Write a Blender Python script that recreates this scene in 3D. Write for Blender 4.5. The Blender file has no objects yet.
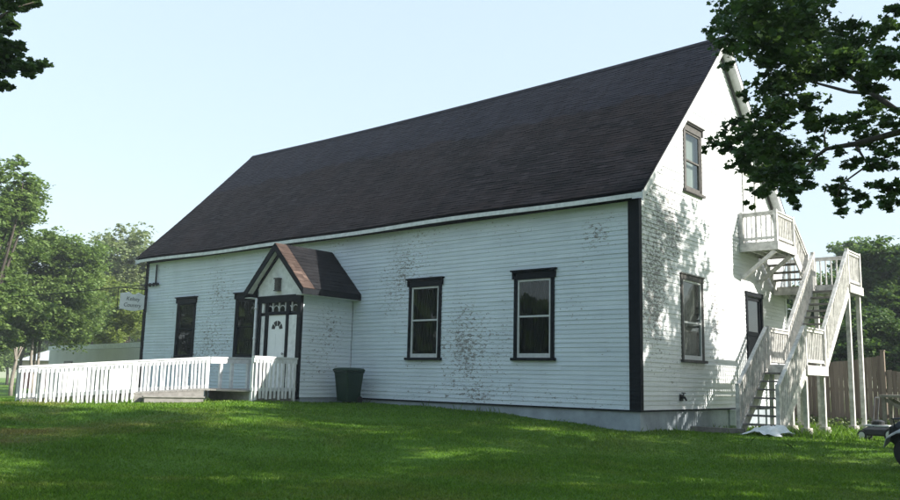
import bpy, math, random
import numpy as np
from mathutils import Vector, Matrix
R = math.radians
SC = bpy.context.scene
COL = SC.collection
random.seed(7)

# ------------------------------------------------------------------ camera numbers
F_PX, YAW, PITCH, ROLL = 846.85, 0.704354861, 0.152059773, 0.0231991624
CAM = np.array([8.74332674, -16.68460357, 0.55310449])
def _axes():
    cy, sy, cp, sp, cr, sr = math.cos(YAW), math.sin(YAW), math.cos(PITCH), math.sin(PITCH), math.cos(ROLL), math.sin(ROLL)
    f = np.array([-sy*cp, cy*cp, sp]); r = np.array([cy, sy, 0.0]); u = np.cross(r, f)
    return r*cr+u*sr, -r*sr+u*cr, f
CR, CU, CF = _axes()
def at(px, py, dist):
    """world point on the sight line of a measured photo pixel, at a horizontal distance in metres"""
    d = CF + CR*(px-450)/F_PX - CU*(py-250)/F_PX
    return CAM + d*dist/math.hypot(d[0], d[1])

# ------------------------------------------------------------------ ground height
GP = np.array([(0,0,-.46),(-2,0,-.31),(-4,0,-.20),(-6.5,0,-.15),(-8.5,0,-.13),(-9,-3.6,-.12),(-11,-3.6,-.12),(-14,-3.6,-.2),(-18,-3.6,-.34),
  (-22.5,-3.6,-.46),(-20,0,-.42),(0,2.4,-.5),(0,5,-.56),(2.1,2.2,-.5),(2.1,4.5,-.54),(2.1,8.5,-.58),(2.1,10.5,-.6),(5,5,-.68),(5,-1,-.72),
  (8.7,-16.7,-1.05),(0,-9,-.70),(-6.5,-9.5,-.45),(-12,-7.6,-.20),(-9.5,-5.6,-.18),(-16,-9,-.40),(-3,-4,-.42),(3,-4,-.66),(-25,0,-.62),(-30,3,-.75),(-45,10,-1.1),(20,0,-.95),(5,20,-.8),
  (0,40,-1.1),(-20,30,-1.1),(40,30,-1.2),(-10,-30,-1.2),(-40,-20,-1.2),(30,-30,-1.2),(-60,40,-1.3),(-80,-10,-1.3)])
def ground(x, y):
    x = np.asarray(x, float); y = np.asarray(y, float)
    d2 = (x[..., None]-GP[:, 0])**2 + (y[..., None]-GP[:, 1])**2
    w = 1/(d2+1.0)**1.8
    g = (w*GP[:, 2]).sum(-1)/w.sum(-1)
    far = np.clip((np.hypot(x, y)-80)/60, 0, 1)
    return g*(1-far) + -1.4*far
def gz(x, y): return float(ground(np.array([x]), np.array([y]))[0])

# ------------------------------------------------------------------ mesh builder
class MB:
    def __init__(s): s.v = []; s.f = []
    def quad(s, *pts):
        n = len(s.v); s.v += [tuple(p) for p in pts]; s.f.append(tuple(range(n, n+len(pts))))
    def box(s, x0, x1, y0, y1, z0, z1):
        n = len(s.v)
        s.v += [(x0,y0,z0),(x1,y0,z0),(x1,y1,z0),(x0,y1,z0),(x0,y0,z1),(x1,y0,z1),(x1,y1,z1),(x0,y1,z1)]
        s.f += [tuple(n+i for i in q) for q in ((0,3,2,1),(4,5,6,7),(0,1,5,4),(1,2,6,5),(2,3,7,6),(3,0,4,7))]
        return s
    def prism(s, poly, d):
        """extrude a 3D polygon by vector d"""
        n = len(s.v); k = len(poly)
        s.v += [tuple(p) for p in poly] + [tuple(np.array(p)+np.array(d)) for p in poly]
        s.f.append(tuple(range(n+k-1, n-1, -1))); s.f.append(tuple(range(n+k, n+2*k)))
        for i in range(k):
            j = (i+1) % k; s.f.append((n+i, n+j, n+k+j, n+k+i))
        return s
    def bar(s, p, q, w, h, up=(0,0,1)):
        p = np.array(p, float); q = np.array(q, float); d = q-p; d /= np.linalg.norm(d)
        up = np.array(up, float); sd = np.cross(d, up)
        if np.linalg.norm(sd) < 1e-4: sd = np.cross(d, (0,1,0))
        sd /= np.linalg.norm(sd); up = np.cross(sd, d)
        a, b = sd*w/2, up*h/2
        return s.prism([p-a-b, p+a-b, p+a+b, p-a+b], q-p)
    def tube(s, pts, rad, n=8, cap=True):
        pts = [np.array(p, float) for p in pts]
        if not hasattr(rad, '__len__'): rad = [rad]*len(pts)
        base = len(s.v); ref = None
        for i, p in enumerate(pts):
            d = pts[min(i+1, len(pts)-1)] - pts[max(i-1, 0)]; d /= (np.linalg.norm(d)+1e-9)
            if ref is None:
                ref = np.cross(d, (0,0,1) if abs(d[2]) < .9 else (1,0,0))
            ref = ref - d*(ref@d); ref /= np.linalg.norm(ref); b = np.cross(d, ref)
            for k in range(n):
                a = 2*math.pi*k/n; s.v.append(tuple(p + (ref*math.cos(a)+b*math.sin(a))*rad[i]))
        for i in range(len(pts)-1):
            for k in range(n):
                j = (k+1) % n; s.f.append((base+i*n+k, base+i*n+j, base+(i+1)*n+j, base+(i+1)*n+k))
        if cap:
            s.f.append(tuple(base+k for k in range(n-1, -1, -1))); s.f.append(tuple(base+(len(pts)-1)*n+k for k in range(n)))
        return s
    def lathe(s, c, axis, prof, n=20):
        """prof: (radius, offset along axis)"""
        axis = np.array(axis, float); axis /= np.linalg.norm(axis)
        return s.tube_prof(np.array(c, float), axis, prof, n)
    def tube_prof(s, c, axis, prof, n):
        ref = np.cross(axis, (0,0,1) if abs(axis[2]) < .9 else (1,0,0)); ref /= np.linalg.norm(ref); b = np.cross(axis, ref)
        base = len(s.v)
        for r, o in prof:
            for k in range(n):
                a = 2*math.pi*k/n; s.v.append(tuple(c+axis*o+(ref*math.cos(a)+b*math.sin(a))*r))
        for i in range(len(prof)-1):
            for k in range(n):
                j = (k+1) % n; s.f.append((base+i*n+k, base+i*n+j, base+(i+1)*n+j, base+(i+1)*n+k))
        s.f.append(tuple(base+k for k in range(n-1,-1,-1))); s.f.append(tuple(base+(len(prof)-1)*n+k for k in range(n)))
        return s
    def build(s, name, mat, parent=None, bevel=0, smooth=False):
        me = bpy.data.meshes.new(name); me.from_pydata(s.v, [], s.f); me.update()
        o = bpy.data.objects.new(name, me); COL.objects.link(o)
        me.materials.append(mat)
        if smooth:
            me.polygons.foreach_set('use_smooth', [True]*len(me.polygons))
        if bevel:
            m = o.modifiers.new('b', 'BEVEL'); m.width = bevel; m.segments = 2; m.limit_method = 'ANGLE'; m.angle_limit = R(50)
        if parent: put(o, parent)
        return o
def put(o, parent):
    o.parent = parent
    o.matrix_parent_inverse = world(parent).inverted()
def world(o):
    m = o.matrix_basis.copy()
    if o.parent: m = world(o.parent) @ o.matrix_parent_inverse @ m
    return m
def thing(name, label, cat, loc=(0,0,0), group=None):
    o = bpy.data.objects.new(name, None); COL.objects.link(o); o.location = loc
    o['label'] = label; o['category'] = cat
    if group: o['group'] = group
    return o
def tag(o, label, cat, group=None):
    o['label'] = label; o['category'] = cat
    if group: o['group'] = group
    return o
def box(*a): return MB().box(*a)

# ------------------------------------------------------------------ materials
class NT:
    def __init__(s, name):
        s.m = bpy.data.materials.new(name); s.m.use_nodes = True; s.t = s.m.node_tree; s.n = s.t.nodes; s.b = s.n['Principled BSDF']; s.out = s.n['Material Output']
        s.tc = s.n.new('ShaderNodeTexCoord')
    def new(s, typ, **k):
        x = s.n.new('ShaderNode'+typ)
        for a, b in k.items():
            if a in x.inputs: x.inputs[a].default_value = b
            else: setattr(x, a, b)
        return x
    def l(s, a, b): s.t.links.new(a, b)
    def map(s, scale=(1,1,1), rot=(0,0,0), loc=(0,0,0), coord='Object'):
        m = s.n.new('ShaderNodeMapping'); m.inputs['Scale'].default_value = scale; m.inputs['Rotation'].default_value = rot; m.inputs['Location'].default_value = loc
        s.l(s.tc.outputs[coord], m.inputs['Vector']); return m.outputs[0]
    def noise(s, scale, vec=None, detail=4, rough=.55, dist=0):
        x = s.n.new('ShaderNodeTexNoise'); x.inputs['Scale'].default_value = scale; x.inputs['Detail'].default_value = detail; x.inputs['Roughness'].default_value = rough; x.inputs['Distortion'].default_value = dist
        s.l(vec if vec is not None else s.tc.outputs['Object'], x.inputs['Vector']); return x.outputs['Fac']
    def ramp(s, fac, stops):
        r = s.n.new('ShaderNodeValToRGB'); e = r.color_ramp.elements
        while len(e) < len(stops): e.new(.5)
        for i, (p, c) in enumerate(stops):
            e[i].position = p; e[i].color = (c, c, c, 1) if not hasattr(c, '__len__') else (*c, 1)
        s.l(fac, r.inputs[0]); return r.outputs[0]
    def mix(s, fac, a, b, mode='MIX'):
        x = s.n.new('ShaderNodeMix'); x.data_type = 'RGBA'; x.blend_type = mode
        for sock, v in ((x.inputs[0], fac), (x.inputs[6], a), (x.inputs[7], b)):
            if hasattr(v, 'links') or hasattr(v, 'is_linked'): s.l(v, sock)
            elif hasattr(v, '__len__'): sock.default_value = (*v, 1)[:4]
            else: sock.default_value = v if sock == x.inputs[0] else (v, v, v, 1)
        return x.outputs[2]
    def math(s, op, a, b=0.0, c=None):
        x = s.n.new('ShaderNodeMath'); x.operation = op
        for i, v in enumerate((a, b) if c is None else (a, b, c)):
            if hasattr(v, 'is_linked'): s.l(v, x.inputs[i])
            else: x.inputs[i].default_value = v
        return x.outputs[0]
    def bump(s, h, strength=.3, dist=.01):
        x = s.n.new('ShaderNodeBump'); x.inputs['Strength'].default_value = strength; x.inputs['Distance'].default_value = dist
        s.l(h, x.inputs['Height']); s.l(x.outputs[0], s.b.inputs['Normal'])
    def fin(s, col=None, rough=.6, spec=.4, metal=0):
        if col is not None:
            if hasattr(col, 'is_linked'): s.l(col, s.b.inputs['Base Color'])
            else: s.b.inputs['Base Color'].default_value = (*col, 1)
        if hasattr(rough, 'is_linked'): s.l(rough, s.b.inputs['Roughness'])
        else: s.b.inputs['Roughness'].default_value = rough
        s.b.inputs['Specular IOR Level'].default_value = spec; s.b.inputs['Metallic'].default_value = metal
        return s.m
    def blob(s, c, r):
        """soft 0..1 ellipsoid around a world point (house objects sit at the origin)"""
        mp = s.map(scale=tuple(1/k for k in r), loc=tuple(-a/k for a, k in zip(c, r)))
        g = s.new('TexGradient', gradient_type='SPHERICAL'); s.l(mp, g.inputs[0]); return g.outputs['Fac']

def plain(name, col, rough=.6, var=.25, scale=6, metal=0, spec=.4, bump=0, aniso=(1,1,1)):
    t = NT(name); n = t.noise(scale, t.map(scale=aniso), 5, .65)
    dark = tuple(c*(1-var) for c in col); lite = tuple(min(1, c*(1+var*.6)) for c in col)
    c = t.ramp(n, [(.3, dark), (.7, lite)])
    if bump: t.bump(t.noise(scale*5, t.map(scale=aniso)), bump, .01)
    return t.fin(c, rough, spec, metal)

def siding_mat(name, blobs, base, tint):
    t = NT(name)
    # flakes: dashes along the boards, thickest in the worn patches
    n1 = t.noise(1.0, t.map(scale=(8,8,17)), 5, .7, .5)
    n2 = t.noise(1.0, t.map(scale=(24,24,55)), 3, .6)
    big = t.noise(.55, None, 3, .55)
    m = t.math('MULTIPLY', t.ramp(big, [(.42, 0), (.72, 1)]), .09)
    for c, r, a in blobs:
        m = t.math('ADD', m, t.math('MULTIPLY', t.blob(c, r), a))
    m = t.math('ADD', m, base)
    f = t.math('ADD', t.math('ADD', t.math('MULTIPLY', n1, .72), t.math('MULTIPLY', n2, .28)), m)
    flake = t.ramp(f, [(.66, 0), (.685, 1)])
    grain = t.noise(1.0, t.map(scale=(6,6,90)), 4, .6)
    wood = t.ramp(grain, [(.3, (.12,.12,.12)), (.7, (.33,.32,.31))])
    dirt = t.noise(1.0, t.map(scale=(1.3,1.3,.5)), 5, .6)
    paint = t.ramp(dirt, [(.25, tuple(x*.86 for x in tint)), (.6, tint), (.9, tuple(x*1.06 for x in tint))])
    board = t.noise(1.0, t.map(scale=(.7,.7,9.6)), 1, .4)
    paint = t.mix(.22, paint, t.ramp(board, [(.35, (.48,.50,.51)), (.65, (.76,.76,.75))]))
    t.bump(t.math('SUBTRACT', t.math('MULTIPLY', grain, .25), flake), .25, .004)
    return t.fin(t.mix(flake, paint, wood), .55, .35)

M = {}
M['siding_street_shaded'] = siding_mat('peeling white clapboard, street side',
    [((-4.7,0,1.6),(2.3,1.2,1.6),.09), ((-7.2,0,3.2),(1.6,1.2,1.7),.12), ((-16,0,2),(3.2,1.5,2.2),.09), ((-1,0,3.9),(.8,1,.6),.06), ((-12.2,0,2.6),(1.5,1,1.5),.08), ((-3,0,.2),(6,1,.5),.06)], .022, (.575,.655,.735))  # paint made bluer: the cool shade of this wall is in the colour
M['siding_gable_sunlit'] = siding_mat('peeling white clapboard, gable side',
    [((0,.9,4.2),(1,1.6,2.8),.17), ((0,2.0,4.2),(1,1.1,1.6),.10), ((0,.6,2.2),(1,1.2,1.8),.15), ((0,4.2,2.2),(1,1.2,1.4),.12)], .012, (.66,.685,.705))  # same house paint in a neutral copy for the sunlit side
M['siding_plain'] = siding_mat('white clapboard, porch', [((-9.0,-.9,1.6),(1,.9,1.8),.10)], -.0, (.60,.67,.735))  # porch paint carries the blue of the shade too
M['white'] = plain('white painted board', (.66,.675,.68), .55, .22, 7, bump=.15)
M['door_white'] = plain('smooth white door paint', (.76,.78,.79), .35, .04, 3)
M['black'] = plain('black painted trim', (.008,.010,.013), .6, .45, 14, bump=.12, spec=.12)
M['worn_black'] = plain('worn grey brown trim paint', (.075,.070,.066), .7, .55, 16, bump=.2)
M['grey_wall'] = plain('grey painted foundation', (.29,.33,.37), .85, .3, 1.6, bump=.35)
M['concrete'] = plain('rough concrete', (.40,.38,.35), .9, .25, 9, bump=.4)
M['weathered_white'] = plain('weathered white paint on timber', (.55,.54,.52), .7, .42, 7, bump=.25)
M['grey_timber'] = plain('bare grey timber', (.20,.185,.17), .85, .4, 8, bump=.2)
M['deck_timber'] = plain('trodden grey decking', (.235,.225,.21), .85, .3, 7, bump=.2)
M['rubber'] = plain('black rubber', (.015,.015,.015), .8, .3, 12)
M['black_plastic'] = plain('black plastic', (.02,.02,.022), .45, .3, 7)
M['bin_green'] = plain('dark green bin plastic', (.010,.030,.017), .45, .3, 5)
M['grey_metal'] = plain('pale grey painted metal', (.30,.33,.35), .4, .15, 4)
M['steel'] = plain('dull galvanised steel', (.35,.35,.35), .45, .2, 8, metal=.8)
M['tarp'] = plain('white plastic sheet', (.75,.76,.78), .4, .08, 5)
M['beige'] = plain('beige shed wall', (.58,.57,.53), .8, .1, .8)
M['pink'] = plain('faded pink wall', (.52,.40,.38), .8, .1, .8)
M['red'] = plain('dull red boards', (.22,.07,.06), .8, .25, 1.5)
M['curtain'] = plain('pale curtain', (.60,.60,.58), .9, .25, 1.0, aniso=(1,14,.4))
M['blind'] = plain('grey blind', (.24,.23,.22), .9, .3, 1.0, aniso=(1,7,.6))
M['dark_backing'] = plain('dark room behind the pane', (.007,.008,.008), .9, .5, .8, spec=.03)  # near-black sheet colour stands for the unlit room
M['interior'] = plain('dark room', (.03,.03,.032), .9, .3, 1.5)
M['sign'] = plain('sign board white', (.74,.75,.74), .5, .1, 5)
M['sign_ink'] = plain('faded sign lettering', (.13,.15,.14), .6, .3, 20)
def glass():
    t = NT('old window glass'); t.n.remove(t.b)
    gl = t.new('BsdfGlossy'); gl.inputs['Roughness'].default_value = .02; gl.inputs['Color'].default_value = (.9,.95,.95,1)
    tr = t.new('BsdfTransparent'); tr.inputs['Color'].default_value = (.55,.6,.58,1)
    lw = t.new('LayerWeight'); lw.inputs['Blend'].default_value = .5; fr = t.math('MULTIPLY_ADD', t.math('POWER', lw.outputs['Facing'], 4.0), .9, .045)
    bp = t.new('Bump'); bp.inputs['Strength'].default_value = .06; bp.inputs['Distance'].default_value = .02
    t.l(t.noise(2.2, None, 2, .4), bp.inputs['Height']); t.l(bp.outputs[0], gl.inputs['Normal'])
    mx = t.new('MixShader'); t.l(fr, mx.inputs[0]); t.l(tr.outputs[0], mx.inputs[1]); t.l(gl.outputs[0], mx.inputs[2]); t.l(mx.outputs[0], t.out.inputs[0])
    return t.m
M['glass'] = glass()
def roofing(name, dark, lite, patch, upper=None):
    t = NT(name)
    isl = t.new('NewGeometry').outputs['Random Per Island']
    tile = t.ramp(isl, [(0, tuple(x*.4 for x in dark)), (.25, tuple(x*1.2 for x in dark)), (.7, lite), (1, tuple(x*2.0 for x in lite))])
    big = t.noise(.5, None, 6, .7, .6)
    streak = t.noise(1.0, t.map(scale=(2.2,.5,.5)), 6, .7, .5)
    c = t.mix(t.ramp(big, [(.42, 0), (.56, .8)]), tile, patch)
    c = t.mix(t.ramp(streak, [(.45, 0), (.6, .75)]), c, tuple(x*.3 for x in dark))
    c = t.mix(t.ramp(t.noise(1.0, t.map(scale=(.9,1.4,1.4)), 5, .7), [(.5, 0), (.62, .6)]), c, tuple(x*1.7 for x in lite))
    if upper:                                  # bluer towards the ridge with a ragged edge; dark grain runs on a slant
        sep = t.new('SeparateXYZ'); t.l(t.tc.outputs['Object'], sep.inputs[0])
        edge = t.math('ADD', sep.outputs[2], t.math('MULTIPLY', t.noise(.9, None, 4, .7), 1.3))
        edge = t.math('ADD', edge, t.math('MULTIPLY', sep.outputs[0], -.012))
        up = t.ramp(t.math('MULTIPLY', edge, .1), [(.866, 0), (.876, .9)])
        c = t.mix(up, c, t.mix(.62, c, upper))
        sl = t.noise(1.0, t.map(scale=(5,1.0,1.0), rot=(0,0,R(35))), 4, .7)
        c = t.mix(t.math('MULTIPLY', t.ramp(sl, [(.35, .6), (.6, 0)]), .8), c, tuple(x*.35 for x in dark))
    grit = t.noise(120, None, 2, .7)
    c = t.mix(.35, c, t.ramp(grit, [(.3, tuple(x*.3 for x in dark)), (.7, tuple(x*1.5 for x in lite))]))
    t.bump(grit, .5, .006)
    return t.fin(c, .9, .08)
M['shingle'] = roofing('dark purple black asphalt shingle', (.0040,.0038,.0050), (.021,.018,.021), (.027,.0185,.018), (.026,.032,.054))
M['shingle_brown'] = roofing('brown asphalt shingle', (.045,.031,.026), (.088,.062,.052), (.072,.05,.042))
M['felt'] = roofing('black roofing', (.010,.010,.012), (.017,.017,.019), (.014,.013,.014))
def fence_mat():
    t = NT('weathered brown fence board'); isl = t.new('NewGeometry').outputs['Random Per Island']
    a = t.ramp(isl, [(0, (.13,.095,.075)), (.5, (.19,.145,.115)), (1, (.26,.205,.17))])
    g = t.noise(1.0, t.map(scale=(30,30,1.6)), 4, .6)
    t.bump(g, .4, .006)
    return t.fin(t.mix(.4, a, t.ramp(g, [(.3, (.07,.055,.045)), (.75, (.30,.25,.21))])), .9, .2)
M['fence'] = fence_mat()
def bark(name, a, b):
    t = NT(name); g = t.noise(1.0, t.map(scale=(14,14,2.5)), 5, .65, .5); t.bump(g, .7, .03)
    return t.fin(t.ramp(g, [(.3, a), (.7, b)]), .9, .2)
M['bark'] = bark('dark grey bark', (.035,.030,.026), (.11,.095,.08))
M['pale_bark'] = bark('pale grey bark', (.14,.125,.105), (.30,.27,.235))
def leaf(name, a, b, trans=.3, tcol=None):
    t = NT(name); isl = t.new('NewGeometry').outputs['Random Per Island']
    big = t.noise(.6, None, 3, .6)
    v = t.math('ADD', t.math('MULTIPLY', isl, .6), t.math('MULTIPLY', big, .55))
    c = t.ramp(v, [(.25, a), (.8, b)])
    t.fin(c, .5, .35)
    tr = t.new('BsdfTranslucent'); t.l(t.mix(.5, c, tcol or (b[0]*1.6, b[1]*1.8, b[2]*.8)), tr.inputs[0])
    mx = t.new('MixShader'); mx.inputs[0].default_value = trans
    t.l(t.b.outputs[0], mx.inputs[1]); t.l(tr.outputs[0], mx.inputs[2]); t.l(mx.outputs[0], t.out.inputs[0])
    return t.m
M['maple_leaf'] = leaf('dark maple leaf', (.030,.064,.028), (.075,.13,.042), .36, (.11,.20,.03))
M['leaf_mid'] = leaf('mid green leaf', (.075,.125,.036), (.165,.235,.075), .38)
M['leaf_pale'] = leaf('pale grey green leaf', (.13,.17,.085), (.24,.28,.15), .35)
M['leaf_yellow'] = leaf('yellow green leaf', (.10,.14,.03), (.20,.25,.07), .4)
M['leaf_dark'] = leaf('deep green leaf', (.036,.068,.020), (.09,.145,.04), .34)
def lawn_col(t):
    big = t.noise(.22, None, 4, .6, .4); mid = t.noise(1.1, None, 4, .6); fine = t.noise(9, None, 3, .7)
    c = t.ramp(t.math('ADD', t.math('MULTIPLY', mid, .6), t.math('MULTIPLY', fine, .4)), [(.3, (.060,.128,.010)), (.55, (.086,.170,.015)), (.75, (.130,.200,.026))])
    dry = t.ramp(t.math('ADD', t.math('MULTIPLY', big, .65), t.math('MULTIPLY', mid, .35)), [(.48, 0), (.66, .8)])
    # the street side of the lawn is thinner and browner
    sep = t.new('SeparateXYZ'); t.l(t.tc.outputs['Object'], sep.inputs[0])
    near = t.math('MULTIPLY', t.math('ADD', sep.outputs[1], 4.0), -.10); near.node.use_clamp = True
    left = t.math('MULTIPLY', t.math('ADD', sep.outputs[0], -2.0), -.08); left.node.use_clamp = True
    dry = t.math('MULTIPLY', dry, t.math('ADD', t.math('MULTIPLY', near, t.math('ADD', t.math('MULTIPLY', left, 1.6), .55)), .34))
    return t.mix(dry, c, t.ramp(fine, [(.3, (.115,.10,.034)), (.7, (.21,.175,.07))]))
def lawn_mat():
    t = NT('mown lawn'); c = lawn_col(t); t.bump(t.noise(40, None, 3, .7), .8, .04); return t.fin(c, .9, .15)
M['lawn'] = lawn_mat()
def blade_mat():
    t = NT('grass blade'); c = lawn_col(t); isl = t.new('NewGeometry').outputs['Random Per Island']
    c = t.mix(1, c, t.ramp(isl, [(0, .8), (.85, 1.35), (1, (1.9,1.7,1.2))]), 'MULTIPLY')
    t.fin(c, .5, .25); tr = t.new('BsdfTranslucent'); t.l(t.mix(1, c, (1.3,1.35,.8), 'MULTIPLY'), tr.inputs[0])
    mx = t.new('MixShader'); mx.inputs[0].default_value = .35; t.l(t.b.outputs[0], mx.inputs[1]); t.l(tr.outputs[0], mx.inputs[2]); t.l(mx.outputs[0], t.out.inputs[0])
    return t.m
M['blade'] = blade_mat()
M['weed'] = leaf('tall weed leaf', (.05,.085,.02), (.12,.16,.05), .3)

# ------------------------------------------------------------------ numpy mesh
def np_mesh(name, verts, nper, mat, parent=None, smooth=False):
    """verts (N, nper, 3): N separate polygons"""
    N = len(verts); me = bpy.data.meshes.new(name)
    me.vertices.add(N*nper); me.vertices.foreach_set('co', verts.astype(np.float32).ravel())
    me.loops.add(N*nper); me.loops.foreach_set('vertex_index', np.arange(N*nper, dtype=np.int32))
    me.polygons.add(N); me.polygons.foreach_set('loop_start', np.arange(0, N*nper, nper, dtype=np.int32))
    me.update(calc_edges=True); me.validate()
    o = bpy.data.objects.new(name, me); COL.objects.link(o); me.materials.append(mat)
    if parent: put(o, parent)
    return o
MAPLE = np.array([(0,-.5),(.22,-.18),(.5,-.12),(.36,.12),(.42,.36),(.18,.28),(0,.55),(-.18,.28),(-.42,.36),(-.36,.12),(-.5,-.12),(-.22,-.18)])
OVAL = np.array([(0,-.5),(.26,-.2),(.30,.12),(0,.5),(-.30,.12),(-.26,-.2)])
def leaf_verts(centers, size, shape, rng, updir=.7, droop=0.0):
    N = len(centers)
    nrm = rng.normal(size=(N,3)); nrm[:,2] = np.abs(nrm[:,2]) + updir*1.5; nrm /= np.linalg.norm(nrm, axis=1)[:,None]
    a = rng.normal(size=(N,3)); a[:,2] -= droop
    a -= nrm*(a*nrm).sum(1)[:,None]; a /= np.linalg.norm(a, axis=1)[:,None]
    b = np.cross(nrm, a); s = size*rng.uniform(.5, 1.45, N)
    fold = np.abs(shape[:,0])*.35
    return centers[:,None,:] + s[:,None,None]*(shape[None,:,0,None]*b[:,None,:] + shape[None,:,1,None]*a[:,None,:] + fold[None,:,None]*nrm[:,None,:])
def clump_leaves(clumps, per, rng, flat=.75):
    """clumps: (centre, radius); small sprays inside each clump so gaps stay open"""
    out = []
    for c, r, k in clumps:
        n = int(per*k); ns = max(3, n//14)
        sp = rng.normal(size=(ns,3)); sp /= np.linalg.norm(sp, axis=1)[:,None]; sp *= (rng.uniform(0,1,(ns,1))**.45)*r; sp[:,2] *= flat
        idx = rng.integers(0, ns, n)
        out.append(np.array(c)[None] + sp[idx] + rng.normal(size=(n,3))*r*np.array([.16,.16,.09]))
    return np.concatenate(out)
def ellipsoid_clumps(c, rad, n, rng, rclump, k=1.0, shell=.5):
    d = rng.normal(size=(n,3)); d /= np.linalg.norm(d, axis=1)[:,None]
    rr = shell + (1-shell)*rng.uniform(0,1,n)**.6
    P = np.array(c)[None] + d*rr[:,None]*np.array(rad)[None]*rng.uniform(.82,1.1,(n,1))
    return [(p, rclump*rng.uniform(.7,1.3), k*rng.uniform(.7,1.3)) for p in P]
def limb(mb, p, q, r0, r1, rng, n=6, sag=.12, sides=6):
    p = np.array(p, float); q = np.array(q, float); L = np.linalg.norm(q-p); pts = []; rad = []
    off = rng.normal(size=3)*L*.06
    for i in range(n+1):
        t = i/n; x = p+(q-p)*t + off*math.sin(math.pi*t); x[2] += sag*L*math.sin(math.pi*t)*.6
        pts.append(x); rad.append(r0+(r1-r0)*t)
    mb.tube(pts, rad, sides)
def make_tree(name, label, base, trunk, clumps, per, leaf_size, leafm, barkm, seed, shape=OVAL, group=None, limbs=None, nlimbs=14, cat='tree', stuff=False):
    rng = np.random.default_rng(seed)
    t = thing(name, label, cat, tuple(base), group)
    mb = MB()
    for pts, rads in trunk: mb.tube(pts, rads, 9)
    top = np.array(trunk[0][0][-1]); mid = np.array(trunk[0][0][max(0, len(trunk[0][0])-2)])
    cs = [np.array(c[0]) for c in clumps]
    if limbs is None:
        for i in rng.permutation(len(cs))[:nlimbs]:
            tr = trunk[rng.integers(len(trunk))]; j = rng.integers(max(1,len(tr[0])//2), len(tr[0])); s = np.array(tr[0][j]); r0 = tr[1][j]*.6
            limb(mb, s, cs[i], r0, max(.008, r0*.15), rng)
    else:
        for pts, rads in limbs: mb.tube(pts, rads, 7)
    mb.build('trunk', barkm, t, smooth=True)
    L = leaf_verts(clump_leaves(clumps, per, rng), leaf_size, shape, rng)
    np_mesh('crown', L, len(shape), leafm, t)
    return t

# ================================================================== SETTING
def axis_pts():
    a = [np.arange(-24, 12.01, .5), np.array([-200,-150,-110,-80,-60,-48,-40,-34,-30,-27]), np.array([14,17,20,24,30,40,55,75,110,150,200])]
    return np.unique(np.concatenate(a))
gx = axis_pts(); gy = np.unique(np.concatenate([np.arange(-18,14.01,.5), [-200,-150,-110,-80,-60,-45,-34,-27,-22], [16,19,23,28,35,45,60,80,110,150,200]]))
X, Y = np.meshgrid(gx, gy, indexing='ij'); Z = ground(X, Y)
rg = np.random.default_rng(3)
Z = Z + .012*np.sin(X*1.7+Y*.6)*np.cos(Y*1.3-X*.4) + .015*np.sin(X*.8)*np.sin(Y*.9+1)
mb = MB(); ny = len(gy)
mb.v = [tuple(p) for p in np.stack([X, Y, Z], -1).reshape(-1,3)]
mb.f = [(i*ny+j, (i+1)*ny+j, (i+1)*ny+j+1, i*ny+j+1) for i in range(len(gx)-1) for j in range(ny-1)]
lawn = mb.build('lawn', M['lawn'], smooth=True); lawn['kind'] = 'structure'

# grass blades over the part of the lawn in front of the camera
rng = np.random.default_rng(11)
def scatter_grass(n):
    d = 5.5*(34/5.5)**rng.uniform(0, 1, n)                      # log distribution: even density in the picture
    az = rng.uniform(-44, 36, n); a = YAW - np.radians(az)
    x = CAM[0] - np.sin(a)*d; y = CAM[1] + np.cos(a)*d
    ok = ~((x > -20.4) & (x < .03) & (y > -.03)) & ~((x > -11.0) & (x < -9.0) & (y > -3.3)) & ~((np.abs((x+10.95)*math.sin(R(66))-(y+3.35)*math.cos(R(66))-.57) < .6) & (-(x+10.95)*math.cos(R(66))-(y+3.35)*math.sin(R(66)) > 0) & (-(x+10.95)*math.cos(R(66))-(y+3.35)*math.sin(R(66)) < 4.4))
    return x[ok], y[ok], d[ok]
x, y, d = scatter_grass(540000)
z = ground(x, y) + .012*np.sin(x*1.7+y*.6)*np.cos(y*1.3-x*.4) + .015*np.sin(x*.8)*np.sin(y*.9+1)
# keep the worn verge by the ramp thin, let it grow tall under the stair and along the walls
h = rng.uniform(.016, .038, len(x))*(1 + .5*np.clip(d/16-.5, 0, 1))
patch = np.sin(x*1.9+1.3*np.sin(y*1.1))*np.sin(y*1.6+.8*np.sin(x*.7)); h *= 1 + .35*patch
w = .0028 + .00028*d
edge = ((x > .05) & (x < 3.5) & (y > 2) & (rng.uniform(0,1,len(x)) < .35)) | ((y < -.02) & (y > -.13) & (rng.uniform(0,1,len(x)) < .5) & (np.sin(x*2.7)+np.sin(x*6.1+1)+np.sin(x*1.1) > .7)) | ((np.abs((x+10.95)*math.sin(R(66))-(y+3.35)*math.cos(R(66))-1.25) < .12) & (y < -4) & (y > -8) & (rng.uniform(0,1,len(x)) < .5))
h = np.where(edge, h*rng.uniform(1.8, 4.2, len(h)), h)
th = rng.uniform(0, 2*np.pi, len(x)); lean = rng.normal(size=(len(x),2))*.5
b = np.stack([np.cos(th), np.sin(th), 0*th], 1)*w[:,None]
P = np.stack([x, y, z-.004], 1); mid = P + np.stack([lean[:,0]*h*.35, lean[:,1]*h*.35, h*.6], 1); tip = P + np.stack([lean[:,0]*h, lean[:,1]*h, h], 1)
V = np.stack([P-b, P+b, mid+b*.7, tip, mid-b*.7], 1)
gr = np_mesh('grass', V, 5, M['blade']); gr['kind'] = 'stuff'

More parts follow.
